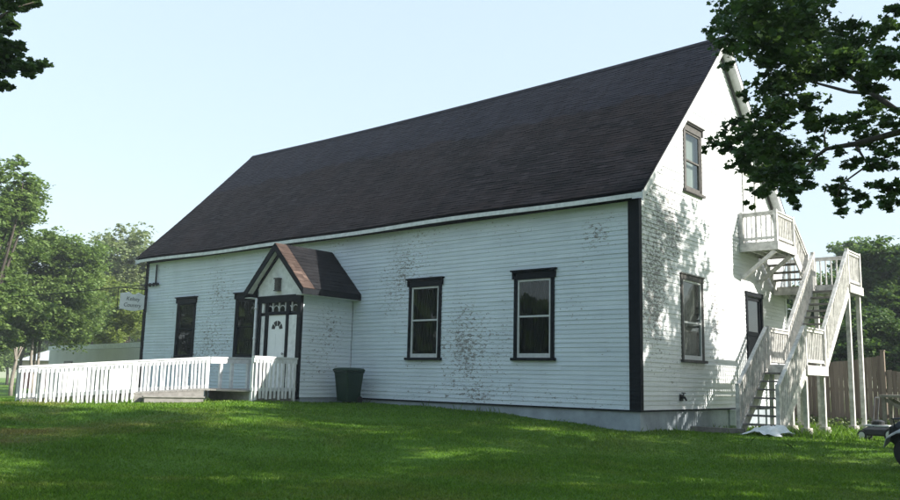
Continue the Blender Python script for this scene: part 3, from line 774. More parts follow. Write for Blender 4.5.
# ================================================================== RAMP
ramp = thing('access_ramp', 'white picket railed wooden ramp leading up to the porch door', 'ramp', (-11, -5, -.15))

RA = np.array([-10.95, -3.35]); RTH = R(66); RD = np.array([-math.cos(RTH), -math.sin(RTH)]); RN = np.array([math.sin(RTH), -math.cos(RTH)])
RL, RWID = 4.45, 1.15
def fz(t): return floorz-.02 - .30*min(1, max(0, (t-.3)/(RL-.3)))      # floor height along the ramp
def r3(t, n, z): p = RA+RD*t+RN*n; return (p[0], p[1], z)
NT0, NT1 = 1.95, 4.12                                                    # near rail from/to
m = MB(); n = 32
for i in range(n):
    t0, t1 = RL*i/n, RL*(i+1)/n-.006
    wd = RWID
    m.prism([r3(t0, .05, fz(t0)), r3(t1, .05, fz(t1)), r3(t1, wd, fz(t1)), r3(t0, wd, fz(t0))], (0, 0, -.035))
m.prism([(RA[0]+.05, -3.352, floorz-.03), r3(.0, RWID, floorz-.03), (-9.08, -3.352, floorz-.03)], (0, 0, -.035))
m.prism([r3(.3, RWID-.05, fz(.3)-.037), r3(RL, RWID-.05, fz(RL)-.037), r3(RL, RWID-.05, fz(RL)-.15), r3(.3, RWID-.05, fz(.3)-.34)], (RN[0]*.045, RN[1]*.045, 0))
m.build('ramp_deck', DT, ramp)
m = MB(); boards_y(m, -11.0+.06, -9.06, RA[1]+.03, PY-.04, floorz-.012, .035); m.box(-9.14, -9.10, RA[1]+.08, PY-.05, -.3, floorz-.05); m.box(-10.9, -9.08, RA[1]+.001, RA[1]+.03, -.3, floorz-.05)
m.build('landing_deck', DT, ramp)
m = MB(); m.prism([r3(.35, RWID+.05, -.4), r3(1.75, RWID+.05, -.4), r3(1.75, RWID+.30, -.4), r3(.35, RWID+.30, -.4)], (0,0,.36)); m.prism([r3(.32, RWID+.04, -.038), r3(1.78, RWID+.04, -.038), r3(1.78, RWID+.33, -.038), r3(.32, RWID+.33, -.038)], (0,0,.035))
m.build('step', DT, ramp, bevel=.006)
rr = random.Random(5)
def picket_rail(P, t0, t1, top, low, foot, sp, name, first=.07, side=1, kids=True, bw=.075, bt=.022):
    """P(t, off, z); rails with broad top board, pickets on the outer face"""
    m = MB(); k = max(1, round((t1-t0)/1.7))
    for i in range(k):
        a, b = t0+(t1-t0)*i/k, t0+(t1-t0)*(i+1)/k-.004; ja, jb = rr.uniform(-.008,.008), rr.uniform(-.008,.008)
        m.bar(P(a, 0, top(a)+ja), P(b, 0, top(b)+jb), .12, .038); m.bar(P(a, .022*side, top(a)-.085+ja), P(b, .022*side, top(b)-.085+jb), .036, .125)
        m.bar(P(a, 0, low(a)), P(b, 0, low(b)), .038, .09)
    o = m.build(name, M['white'], ramp)
    t = t0+first
    while t < t1-.03:
        j = rr.uniform(-.022,.022)
        p = MB().bar(P(t+j, .054*side, foot(t)-rr.uniform(0,.045)), P(t+rr.uniform(-.006,.006), .054*side, top(t)-.05), bw*rr.uniform(.9,1.1), bt, (*RN, 0) if P is not PS else (1,0,0)).build('picket', M['white'], None); put(p, o)
        t += sp*rr.uniform(.93,1.07)
    for t in np.linspace(t0+.04, t1-.04, k+1):
        q = P(t, -.04*side, 0); b_ = box(q[0]-.042, q[0]+.042, q[1]-.042, q[1]+.042, gz(q[0], q[1])-.2, top(t)-.02).build('rail_post', M['white'], None); put(b_, o)
    return o
def PS(t, off, z): return (-9.045+off, RA[1]+t, z)
def PL(t, off, z): return (-11.0+off, RA[1]+t, z)
def PFAR(t, off, z): return r3(t, off, z)
def PNEAR(t, off, z): return r3(t, RWID+off, z)
ft = lambda t: 1.0 - .37*t/RL
fo_ = picket_rail(PFAR, 0, RL+.1, ft, lambda t: fz(t)+.05, lambda t: min(fz(t)-.12, .02-.05*t), .095, 'far_rail', bw=.052)
picket_rail(PNEAR, NT0, NT1, lambda t: ft(t)-.03, lambda t: fz(t)+.05, lambda t: gz(*r3(t, RWID, 0)[:2])+.03, .10, 'near_rail', bw=.055)
picket_rail(PS, 0.0, PY-.05-RA[1], lambda t: 1.02, lambda t: .20, lambda t: -.02, .125, 'side_rail', bw=.065)
# shaded rail on the far side of the landing: top board and posts only
m = MB(); m.bar(PL(.05,0,1.0), PL(1.40,0,1.02), .12, .04); m.bar(PL(.05,.02,.91), PL(1.40,.02,.93), .036, .13)
m.build('landing_rail', M['white'], ramp)
for t in (.42, .78, 1.32): q = PL(t, -.03, 0); box(q[0]-.04, q[0]+.04, q[1]-.04, q[1]+.04, -.2, .98).build('rail_post', M['white'], ramp)

# ================================================================== SIGN AND WIRE
sg = thing('hanging_sign', 'small white scalloped sign board projecting from the far corner of the hall', 'sign', (-20.13, -.55, 2.75))
# scalloped outline in (y, z); the board stands square to the street wall
sy0, sy1, sz0, sz1 = -1.10, -.10, 2.80, 3.42
oy = [(0,.03),(.05,.09),(.0,.16),(.03,.25),(.03,.86),(.0,.93),(.10,.97),(.22,1.0),(.34,1.06),(.42,1.02),(.48,.94),(.62,.94),(.68,1.02),(.76,1.05),(.88,.98),(1.0,.92),(.98,.84),(.98,.12),(.92,.06),(.80,.04),(.68,-.02),(.5,-.05),(.32,-.02),(.16,.03)]
pts = [(-20.11, sy0+(sy1-sy0)*a, sz0+(sz1-sz0)*b) for a, b in oy]
MB().prism(pts, (-.04, 0, 0)).build('board', M['sign'], sg, bevel=.006)
def text(body, size, y, z, parent):
    c = bpy.data.curves.new('lettering', 'FONT'); c.body = body; c.size = size; c.align_x = 'CENTER'; c.extrude = .003; c.shear = .2
    tmp = bpy.data.objects.new('tmp', c); COL.objects.link(tmp)
    dg = bpy.context.evaluated_depsgraph_get(); me = bpy.data.meshes.new_from_object(tmp.evaluated_get(dg)); bpy.data.objects.remove(tmp)
    me.transform(Matrix.Translation((-20.105, y, z)) @ Matrix.Rotation(R(90), 4, 'Z') @ Matrix.Rotation(R(90), 4, 'X'))
    o = bpy.data.objects.new('lettering', me); COL.objects.link(o); me.materials.clear(); me.materials.append(M['sign_ink']); put(o, parent)
text('Kelsey', .20, -.58, 3.15, sg); text('Country', .20, -.60, 2.92, sg)
m = MB(); m.tube([(-20.13,-.0,3.60),(-20.13,-1.16,3.60)], .018, 6); m.tube([(-20.13,-1.16,3.60),(-20.13,-1.16,2.80)], .016, 6)
for yy in (-.25,-.95): m.tube([(-20.13,yy,3.60),(-20.13,yy,3.36)], .008, 5)
m.build('bracket', M['black'], sg)
pts = [np.array((-20.15,-.12,3.78))*(1-t)+np.array((-52,-6,6.0))*t - np.array((0,0,1.1*math.sin(math.pi*t))) for t in np.linspace(0,1,24)]
o = MB().tube(pts, .016, 6).build('service_cable', M['black']); tag(o, 'thin black cable running from the far corner of the hall into the trees', 'cable')
m = thing('utility_pole', 'wooden pole carrying the service cable', 'pole', (-52,-6,gz(-52,-6)))
MB().tube([(-52,-6.2,-1.6),(-52,-6.2,8.0)], [.15,.11], 10).build('shaft', M['bark'], m)
mm = MB(); mm.bar((-52,-7.1,7.4),(-52,-5.3,7.4), .1, .12); mm.tube([(-52,-6.09,6.0),(-52,-5.95,6.0)], .04, 8); mm.build('crossarm', M['grey_timber'], m)

# ================================================================== BIN
bx_, by_ = -8.30, -.72; bz = gz(bx_, by_)-.0
bin_ = thing('wheelie_bin', 'dark green wheeled bin standing beside the porch wall', 'bin', (bx_, by_, bz))
def loft(rings):
    m = MB(); k = len(rings[0])
    for r in rings: m.v += [tuple(p) for p in r]
    for i in range(len(rings)-1):
        for j in range(k): a = (j+1) % k; m.f.append((i*k+j, i*k+a, (i+1)*k+a, (i+1)*k+j))
    m.f.append(tuple(range(k-1,-1,-1))); m.f.append(tuple((len(rings)-1)*k+j for j in range(k))); return m
def rect(cx, cy, hx, hy, z, r=.05):
    out = []
    for sx_, sy_, a0 in ((1,1,0),(-1,1,90),(-1,-1,180),(1,-1,270)):
        for k in range(4): a = R(a0+30*k); out.append((cx+sx_*(hx-r)+r*math.cos(a), cy+sy_*(hy-r)+r*math.sin(a), z))
    return out
loft([rect(bx_, by_, .245,.27,bz+.06), rect(bx_, by_, .25,.28,bz+.10), rect(bx_, by_-.01, .315,.36,bz+.88), rect(bx_, by_-.01, .335,.38,bz+.885), rect(bx_, by_-.01, .335,.38,bz+.93)]).build('body', M['bin_green'], bin_, smooth=False, bevel=.006)
loft([rect(bx_, by_-.02, .35,.40,bz+.935), rect(bx_, by_-.02, .35,.40,bz+.975), rect(bx_, by_-.01, .31,.36,bz+1.015), rect(bx_, by_, .2,.25,bz+1.03)]).build('lid', M['bin_green'], bin_, bevel=.006)
for e in (-1, 1): MB().lathe((bx_+e*.25-.025, by_+.26, bz+.10), (1,0,0), [(.10,0),(.11,.01),(.11,.04),(.10,.05)], 16).build('wheel', M['rubber'], bin_)
MB().tube([(bx_-.25, by_+.36, bz+.92),(bx_-.22, by_+.44, bz+.95),(bx_+.22, by_+.44, bz+.95),(bx_+.25, by_+.36, bz+.92)], .018, 8).build('handle', M['bin_green'], bin_)
bin_.scale = (.86, .86, .92)

# ================================================================== FENCE BEHIND
fn = thing('board_fence', 'brown board fence with scooped top behind the stair posts', 'fence', (1, 11, -.6))
m = MB(); x = -4.6; rr = random.Random(8)
def ftop(x):
    if x < 2.18: t = np.clip((x+1.6)/3.78, 0, 1); return 1.20 + .36*t**1.8 - .0
    t = (x-2.2)/3.0; return 1.22 - .42*math.sin(min(1,max(0,t))*math.pi) 
while x < 6.4:
    w_ = .135
    if abs(x+.07-2.19) > .1:
        z0 = gz(x, 11)+ (.02 if rr.random() < .6 else .18*rr.random()); m.box(x, x+w_-.005-rr.random()*.006, 11+rr.uniform(-.006,.006), 11.02, z0, ftop(x+w_/2)+rr.uniform(-.02,.02))
    x += w_
m.build('boards', M['fence'], fn)
m = MB()
for zz in (-.25, .5, 1.0): m.box(-4.6, 6.4, 11.022, 11.06, zz, zz+.09)
m.build('backing_rail', M['fence'], fn)
for xx, zt in ((-1.6,1.25),(2.19,1.70),(5.2,1.35)):
    p = box(xx-.055, xx+.055, 10.95, 11.06, gz(xx,11)-.2, zt).build('post', M['fence'], fn)
    c = MB().prism([(xx-.07,10.935,zt),(xx+.07,10.935,zt),(xx+.07,11.075,zt),(xx-.07,11.075,zt)], (0,0,.025)).build('cap', M['fence'], None); put(c, p)
# weeds at the foot of the fence
rng = np.random.default_rng(21)
n = 9000; x = rng.uniform(-1.5, 5.6, n); y = 10.75 - rng.gamma(1.5, .35, n); z = ground(x, y)+rng.uniform(0,.34,n)*rng.uniform(.1,1,n)
ok = (y > 8.2); V = leaf_verts(np.stack([x,y,z],1)[ok], .075, OVAL, rng, .1)
o = np_mesh('weeds', V, 6, M['weed']); o['kind'] = 'stuff'
# trestle at the right edge
tb = thing('timber_trestle', 'grey timber trestle with a diagonal brace in front of the fence', 'trestle', (3.6, 7.6, gz(3.6,7.6)))
g0 = gz(3.5, 7.5)
for yy in (7.4, 8.1):
    for xx in (3.02, 5.0): MB().bar((xx, yy, g0), (xx, yy, .36), .08, .08).build('leg', M['grey_timber'], tb)
    MB().bar((3.06, yy+.05, .30), (3.75, yy+.05, -.10), .05, .09).build('brace', M['grey_timber'], tb)
box(2.93, 5.1, 7.3, 8.2, .36, .43).build('top', M['grey_timber'], tb, bevel=.006)
# push mower
mx, my = 3.54, 4.6; mz = gz(mx, my)
mo = thing('push_mower', 'small dark push mower with pale rimmed wheels standing beside the tall stair posts', 'mower', (mx, my, mz))
loft([rect(mx, my, .25,.22,mz+.09), rect(mx, my, .27,.24,mz+.12), rect(mx, my, .26,.23,mz+.20), rect(mx, my, .17,.16,mz+.24)]).build('deck', M['black_plastic'], mo, bevel=.006)
m = MB().lathe((mx, my, mz+.24), (0,0,1), [(.13,0),(.13,.09),(.10,.11),(.06,.12)], 16); m.build('engine', M['black_plastic'], mo)
for ex, ey, r_ in ((-.26,-.25,.09),(-.26,.22,.09),(.27,-.25,.115),(.27,.22,.115)):
    w_ = MB().lathe((mx+ex, my+ey, mz+r_), (0,1,0), [(r_*.93,-.01),(r_,0),(r_,.04),(r_*.93,.05)], 18).build('wheel', M['rubber'], mo)
    h_ = MB().lathe((mx+ex, my+ey-.016, mz+r_), (0,1,0), [(r_*.3,0),(r_*.66,.006),(r_*.66,.072),(r_*.3,.078)], 16).build('rim', M['sash_grey'], None); put(h_, w_)
box(mx-.24, mx+.24, my-.14, my+.14, mz+.242, mz+.275).build('cover', M['sash_grey'], mo, bevel=.01)
m = MB()
for e in (-.17, .17): m.tube([(mx-.05, my+e, mz+.22), (mx-.10, my+.25+e, mz+.40),(mx-.12,my+.5+e,mz+.74)], .013, 6)
m.tube([(mx-.12,my+.33,mz+.74),(mx-.12,my+.67,mz+.74)], .014, 6)
m.build('handle', M['black_plastic'], mo)
mo.scale = (1.1, 1.1, 1.3)
# quad bike at the right edge
qx, qy = 5.17, -.80; qz = gz(5.4, -.6)
qd = thing('quad_bike', 'quad bike with grey front mudguard half out of frame at the lawn edge', 'quad bike', (qx+.8, qy, qz))
for ex in (.30, 1.52):
    for ey in (-.42, .42):
        w_ = MB().lathe((qx+ex, qy+ey-.11, qz+.28), (0,1,0), [(.18,0),(.26,.01),(.285,.05),(.285,.17),(.26,.21),(.18,.22)], 22).build('wheel', M['rubber'], qd)
        h_ = MB().lathe((qx+ex, qy+ey-.10, qz+.28), (0,1,0), [(.05,-.012),(.16,0),(.16,.20),(.05,.212)], 16).build('rim', M['steel'], None); put(h_, w_)
for e in (-1, 1):
    for cx_, nm in ((.30,'front'),(1.52,'rear')):
        m = MB(); prof = [(-.40,.36),(-.36,.50),(-.20,.60),(.0,.63),(.20,.61),(.36,.52),(.40,.40)]
        for i in range(6):
            (a, za), (b, zb) = prof[i], prof[i+1]
            y0_, y1_ = qy+e*.22, qy+e*.60
            m.prism([(qx+cx_+a, y0_, qz+za+.06), (qx+cx_+b, y0_, qz+zb+.06), (qx+cx_+b, y1_, qz+zb), (qx+cx_+a, y1_, qz+za)], (0,0,-.022))
        m.build('mudguard', M['grey_metal'], qd, smooth=False)
loft([rect(qx+.12, qy, .14,.16,qz+.34), rect(qx+.10, qy, .22,.22,qz+.46), rect(qx+.22, qy, .32,.24,qz+.66), rect(qx+.34, qy, .24,.16,qz+.80)]).build('nose', M['black_plastic'], qd, bevel=.01)
loft([rect(qx+.9, qy, .75,.14,qz+.24), rect(qx+.9, qy, .75,.20,qz+.40), rect(qx+.9, qy, .62,.2,qz+.60), rect(qx+.75, qy, .4,.13,qz+.76)]).build('body', M['black_plastic'], qd, bevel=.01)
loft([rect(qx+1.15, qy, .42,.15,qz+.70), rect(qx+1.15, qy, .44,.17,qz+.78), rect(qx+1.17, qy, .40,.14,qz+.85)]).build('seat', M['rubber'], qd, bevel=.01)
m = MB(); m.tube([(qx+.52, qy, qz+.7),(qx+.62, qy, qz+1.02)], .025, 8); m.tube([(qx+.74,qy-.40,qz+1.02),(qx+.62,qy-.2,qz+1.05),(qx+.62,qy+.2,qz+1.05),(qx+.74,qy+.40,qz+1.02)], .016, 8); m.build('handlebar', M['black_plastic'], qd)
m = MB()
for yy in np.linspace(-.32,.32,5): m.tube([(qx-.02,qy+yy,qz+.80),(qx+.44,qy+yy,qz+.80)], .011, 6)
for xx in (-.02,.21,.44): m.tube([(qx+xx,qy-.34,qz+.80),(qx+xx,qy+.34,qz+.80)], .011, 6)
m.tube([(qx+.0,qy-.3,qz+.8),(qx+.0,qy-.2,qz+.5)], .011, 6); m.tube([(qx+.0,qy+.3,qz+.8),(qx+.0,qy+.2,qz+.5)], .011, 6)
m.build('rack', M['black_plastic'], qd)
m = MB(); rings = []
for i, (xx, zz, hw_) in enumerate(((.14,.78,.26),(.20,.98,.32),(.27,1.20,.28),(.31,1.30,.16))):
    rings.append([(qx+xx+.06*abs(t)**2*4*.5, qy+hw_*t, qz+zz) for t in (-1,-.6,-.2,.2,.6,1)])
for i in range(3):
    for j in range(5): m.prism([rings[i][j], rings[i][j+1], rings[i+1][j+1], rings[i+1][j]], (.012,0,0))
m.build('windscreen', M['black_plastic'], qd)
# crumpled sheet, timber edging
rng = np.random.default_rng(4)
m = MB(); nu, nv = 22, 16; cx, cy = 2.02, 2.0
H = rng.normal(size=(nu, nv)); 
for _ in range(2): H = (H+np.roll(H,1,0)+np.roll(H,-1,0)+np.roll(H,1,1)+np.roll(H,-1,1))/3.2
for i in range(nu):
    for j in range(nv):
        u, v = i/(nu-1)*2-1, j/(nv-1)*2-1; e = max(0, 1-(u*u+v*v)*.62)
        px_ = cx+u*.38*(1+.2*math.sin(v*5))+.14*v; py_ = cy+v*.26*(1+.25*math.sin(u*4))
        m.v.append((px_, py_, gz(px_, py_)+.03+e*.17+H[i,j]*.06*e))
for i in range(nu-1):
    for j in range(nv-1): m.f.append((i*nv+j, (i+1)*nv+j, (i+1)*nv+j+1, i*nv+j+1))
o = m.build('plastic_sheet', M['tarp']); tag(o, 'crumpled white plastic sheet on the grass at the foot of the stair', 'plastic sheet')
so = o.modifiers.new('s', 'SOLIDIFY'); so.thickness = .004
o = MB().bar((.25,1.95,gz(.25,1.95)+.06), (1.40,2.20,gz(1.4,2.2)+.06), .14, .14).build('edging_timber', M['grey_timber'], bevel=.008); tag(o, 'dark timber lying on the grass below the gable wall', 'timber')

# ================================================================== FAR THINGS
def oriented(name, mat, P0, P1, depth, z0, z1, parent, lift=0):
    P0 = np.array([P0[0],P0[1]]); P1 = np.array([P1[0],P1[1]]); d = P1-P0; d /= np.linalg.norm(d); nrm = np.array([-d[1], d[0]])
    a, b, c, e = P0, P1, P1+nrm*depth, P0+nrm*depth
    return MB().prism([(a[0],a[1],z0),(b[0],b[1],z0),(c[0],c[1],z0),(e[0],e[1],z0)], (0,0,z1-z0)).build(name, mat, parent)
A = at(50, 347, 56); B = at(140, 343.5, 43); D_ = (B-A)/np.linalg.norm(B-A)
B2 = B + D_*9
sh = thing('flat_roofed_shed', 'long low beige shed with pale flat roof beyond the ramp', 'shed', (float(B[0]), float(B[1]), -1.1))
oriented('wall', M['beige'], A, B2, 6, -1.6, 1.72, sh)
oriented('roof', M['white'], A-D_*.3, B2+D_*.3, 6.4, 1.735, 1.98, sh)
q = B2 - D_*7.4; dn = np.array([D_[1], -D_[0], 0])
oriented('side_door', M['grey_timber'], q+dn*.06, q+D_*.95+dn*.06, .05, -1.1, 1.0, sh)
q = A + D_*3
oriented('window', M['black_plastic'], q+dn*.06, q+D_*1.3+dn*.06, .05, .1, 1.1, sh)
C0 = at(22, 366, 82); C1 = at(56, 366, 78); dd = (C1-C0)/np.linalg.norm(C1-C0)
ho = thing('pink_house', 'small faded pink house half hidden behind trunks and shed', 'house', (float(C0[0]), float(C0[1]), -1.2))
oriented('wall', M['pink'], C0, C1+dd*3, 6, -1.6, 1.35, ho)
n2 = np.array([-dd[1], dd[0], 0])
a = np.array([*(C0-dd*.3-n2*.4)[:2], 1.36]); b = np.array([*(C1+dd*3.3-n2*.4)[:2], 1.36]); r0 = np.array([*(C0-dd*.3+n2*3)[:2], 2.5]); r1 = np.array([*(C1+dd*3.3+n2*3)[:2], 2.5]); a2 = np.array([*(C0-dd*.3+n2*6.4)[:2], 1.36])
MB().prism([a, r0, a2], b-a).build('roof', M['sash_grey'], ho)
oriented('lower_boards', M['red'], C0-n2*.02, C1+dd*3-n2*.02, .08, -1.6, .45, ho)

# ------------------------------------------------------------------ trees
def T(px, py, D): return at(px, py, D)
def ground_at(px, D):
    p = at(px, 380, D); return np.array([p[0], p[1], gz(p[0], p[1])])
GRP = 'trees beyond the shed'
def far_tree(name, label, px, D, blobs, leafm, barkm, per, size, seed, rclump, group=GRP, trunkr=.16, n=26, lean=0, nl=14, stems=1):
    """blobs: (px, py, rx, rz) in metres for the radii"""
    rng = np.random.default_rng(seed); base = ground_at(px, D); cl = []
    for bx, by, rx, rz_, k in blobs:
        c = T(bx, by, D); cl += ellipsoid_clumps(c, (rx, rx, rz_), max(5, int(n*k)), rng, rclump, 1.0)
    top = np.mean([T(b[0], b[1], D) for b in blobs], 0); tr = []
    for s in range(stems):
        o_ = np.array([(s-(stems-1)/2)*.5, rng.normal()*.2, 0]); tp = top*np.array([.3,.3,1]) + base*np.array([.7,.7,0]) + rng.normal(size=3)*.3 + o_*1.2
        pts = [base+o_*.6+(tp-base-o_*.6)*t + np.array([rng.normal()*.04, rng.normal()*.04, 0])*(t > 0) for t in np.linspace(0, 1, 7)]
        pts[0][2] -= .3
        tr.append((pts, list(np.linspace(trunkr, trunkr*.3, 7))))
    return make_tree(name, label, base, tr, cl, per, size, leafm, barkm, seed, group=group, nlimbs=nl)
far_tree('broadleaf_tree', 'full mid green tree left of the shed with pale trunks', 34, 46,
    [(46,268,2.4,1.9,1.4),(20,285,2.4,1.8,1.0),(70,262,1.6,1.3,.7),(60,300,2.2,1.4,.8),(30,245,1.4,.8,.5),(26,322,2.2,1.2,.9),(55,325,1.8,.9,.6)], M['leaf_mid'], M['pale_bark'], 460, .15, 31, .7, trunkr=.09, stems=3)
far_tree('broadleaf_tree', 'tall tree cut by the left edge rising above its neighbours', -14, 42,
    [(2,190,1.8,1.7,1.0),(-8,235,2.2,2.2,1.2),(12,210,1.0,1.1,.5),(-10,300,2.4,2.0,1)], M['leaf_mid'], M['bark'], 420, .16, 32, .6, trunkr=.22)
far_tree('broadleaf_tree', 'pale loose tree behind the far end of the hall', 124, 62,
    [(125,255,2.4,1.8,1.0),(112,280,2.2,1.8,.9),(140,262,2.0,1.6,.8),(128,300,3,2.0,1.0)], M['leaf_pale'], M['bark'], 260, .2, 33, .8)
far_tree('leafy_bush', 'yellow green bush behind the shed near the hall corner', 128, 50,
    [(130,318,1.6,1.1,1.0),(118,326,1.5,.9,.7),(145,312,1.6,1.2,.7)], M['leaf_yellow'], M['bark'], 380, .15, 34, .6, None, .07, 14)
far_tree('broadleaf_tree', 'yellowish tree standing over the left part of the shed', 82, 58,
    [(80,312,2.3,1.7,1.0),(62,322,2.0,1.3,.8),(100,300,2.2,1.7,.9),(95,325,1.8,1.2,.8)], M['leaf_yellow'], M['bark'], 380, .18, 35, .8, trunkr=.14)
far_tree('broadleaf_tree', 'dark tree between the pale tree and the shed roof', 104, 66,
    [(108,315,3.2,1.9,1.2),(92,290,2.4,2.0,1.0),(135,300,2.5,2.0,.9)], M['leaf_dark'], M['bark'], 380, .2, 36, 1.0)
for i, (px, D, h, lab) in enumerate(((12, 52, 3.3, 'slim pale bare trunk nearest the left edge beyond the ramp'), (18, 60, 3.6, 'thinner pale trunk just right of the edge trunk'))):
    b_ = ground_at(px, D); rng = np.random.default_rng(60+i)
    pts = [b_+np.array([rng.normal()*.015*k, rng.normal()*.015*k, h*k/5-.2]) for k in range(6)]
    cl = ellipsoid_clumps(pts[-1]+np.array([0,0,1.2]), (1.5,1.5,1.3), 14, rng, .6)
    make_tree('slim_tree', lab, b_, [(pts, list(np.linspace(.12,.07,6)))], cl, 300, .16, M['leaf_dark'], M['pale_bark'], 70+i, nlimbs=6, group=GRP)
rows = [( -30, 95, 40), (8, 105, 41), (48, 110, 42), (75, 120, 43), (160, 90, 44)]
for px, D, sd in rows:
    far_tree('broadleaf_tree', {40:'far tree at the very left of the row beyond the pink house',41:'far dark tree behind the slim pale trunks',42:'far tree behind the pink house',43:'far tree behind the left end of the shed',44:'far tree hidden mostly by the hall end'}[sd], px, D,
        [(px, 330, 4.2, 3.6, 1.2), (px+14, 345, 4, 2.6, 1), (px-14, 345, 4, 2.8, 1)], M['leaf_dark'] if sd % 2 else M['leaf_mid'], M['bark'], 330, .3, sd, 1.4, 'far trees on the left')
# right, beyond the fence
GR = 'trees beyond the board fence'
far_tree('broadleaf_tree', 'dark tree with sunlit top right of the tall stair posts', 884, 42,
    [(880,292,2.2,1.7,1.2),(868,325,2.2,1.6,1.1),(895,320,2.2,1.8,1.1),(878,268,1.1,1.0,.5),(905,285,2,1.7,.7)], M['leaf_dark'], M['bark'], 420, .16, 51, .65, GR)
far_tree('broadleaf_tree', 'shadowy tree seen between the stair flights', 835, 46,
    [(832,330,2.6,1.9,1.2),(812,325,2.4,1.7,1.0),(848,318,2.0,1.6,1.0),(822,300,1.6,1.1,.6)], M['leaf_dark'], M['bark'], 420, .17, 52, .75, GR)
far_tree('broadleaf_tree', 'light feathery tree peeking over the middle landing', 856, 56,
    [(853,255,1.2,.8,.6),(866,275,1.6,1.2,.7),(850,290,2.2,1.6,1.0),(842,248,.5,.5,.2)], M['leaf_mid'], M['bark'], 300, .15, 53, .5, GR)
far_tree('broadleaf_tree', 'low dark tree behind the scooped fence panel', 862, 38,
    [(855,348,2.2,1.2,1.2),(880,350,2.0,1.2,1.0),(900,345,2.2,1.5,1.0),(825,352,2.0,1.1,1.0)], M['leaf_dark'], M['bark'], 420, .15, 54, .6, GR, .1)
far_tree('broadleaf_tree', 'tree right of the frame edge beyond the fence', 935, 44,
    [(935,300,2.6,2.4,1.2),(930,340,2.6,1.8,1.0)], M['leaf_mid'], M['bark'], 350, .17, 55, .8, GR)

# near maple whose branches hang in from the right
rng = np.random.default_rng(77)
BL = [(752,130,9),(790,105,15),(812,104,13),(836,150,8),(852,166,9),(745,95,7),(735,12,22),(760,8,26),(790,12,26),(815,4,16),(716,30,13),(735,42,22),(765,45,28),(798,32,24),(828,36,24),(858,44,22),(888,32,14),(892,60,20),
 (728,66,9),(774,85,22),(806,72,20),(835,68,20),(866,68,20),(772,115,20),(735,130,15),(716,143,11),(760,140,22),(787,150,24),(745,162,16),(770,178,20),(798,178,16),
 (790,196,11),(757,188,12),(815,128,15),(818,160,12),(846,122,14),(870,114,16),(892,120,12),(866,140,15),(891,150,13),(880,162,13),(836,190,12),(838,208,9),(862,193,10),(886,188,12),(862,207,8),(890,205,9),
 (708,150,5),(727,150,9),(722,48,8),(850,25,10),(893,8,12),(870,90,12),(880,100,10),(752,205,6),(800,208,5),(780,60,20),(765,160,18),(785,175,16),(740,25,18),(772,25,22),(800,55,18),(830,52,18)]
cl = []
for px, py, r in BL:
    D = 9.4 + rng.uniform(-1.6, 1.6) - (px-800)*.006; mpp = D/F_PX*1.07
    cl.append((at(px, py, D), r*mpp*1.02, (r/20)**1.9*(D/9.4)**0))
vis = len(cl)
BASE = np.array([12.6, -7.2, gz(12.6,-7.2)])
TOPP = BASE+np.array([-.5,.3,6.2])
cl += ellipsoid_clumps(BASE+np.array([-.8,.2,8.6]), (5.2,5.2,3.6), 70, rng, 1.0, 1.4, .35)
cl += [(np.array(p), 1.0, 1.5) for p in ((7.2,-8.6,6.6),(6.6,-6.4,6.8),(5.4,-5.6,6.6),(8.4,-5.0,6.4),(7.8,-7.3,7.4),(6.2,-7.6,7.4),(5.3,-6.8,7.8),(9.4,-10.2,6.4),(10.2,-11,7.2),(8.8,-9.2,7.8))]
P1 = at(900,132,8.9); P2 = at(855,144,9.2); P3 = at(826,149,9.5); P4 = at(812,160,9.7); P5 = at(780,168,9.9)
Q1 = at(902,114,9.2); Q2 = at(872,93,9.4); Q3 = at(852,78,9.6); Q4 = at(842,60,9.8); Q5 = at(790,52,10)
J = BASE+np.array([-.15,.1,3.4]); J2 = BASE+np.array([-.25,.15,4.2])
limbs = [([J, (J+P1)/2+np.array([0,0,.25]), P1, P2, P3, P4, P5], [.09,.06,.034,.028,.022,.014,.007]),
         ([J2, (J2+Q1)/2+np.array([0,0,.2]), Q1, Q2, Q3, Q4], [.10,.07,.038,.030,.024,.012]),
         ([Q2, at(850,92,9.5), at(820,84,9.7), at(795,76,9.9), at(760,92,10)], [.024,.018,.014,.010,.006]),
         ([P3, at(824,135,9.5), at(828,122,9.6)], [.014,.010,.006]), ([P2, at(868,165,9.1), at(840,185,9.2), at(836,205,9.2)], [.016,.012,.008,.004]),
         ([P4, at(790,185,9.8), at(770,190,9.9)], [.012,.008,.004]), ([Q5, at(760,30,10.1), at(730,14,10.2)], [.016,.010,.005])]
limbs += [([Q3, at(815,60,9.8), Q5], [.020,.018,.016])]
mbt = []
for i in rng.permutation(np.arange(vis, len(cl)))[:30]:
    p = cl[i][0]; s = BASE+(TOPP-BASE)*rng.uniform(.55,1); m_ = (s+p)/2+rng.normal(size=3)*.25+np.array([0,0,.3]); limbs.append(([s, m_, p], [.09,.05,.015]))
tr = [([BASE-np.array([0,0,.3]), BASE+np.array([-.05,0,1.5]), BASE+np.array([-.15,.1,3.4]), BASE+np.array([-.3,.2,4.8]), TOPP], [.34,.27,.22,.17,.11])]
make_tree('maple_tree', 'big dark maple whose leafy branches hang in at upper right', BASE, tr, cl, 450, .058, M['maple_leaf'], M['bark'], 78, shape=MAPLE, limbs=limbs)
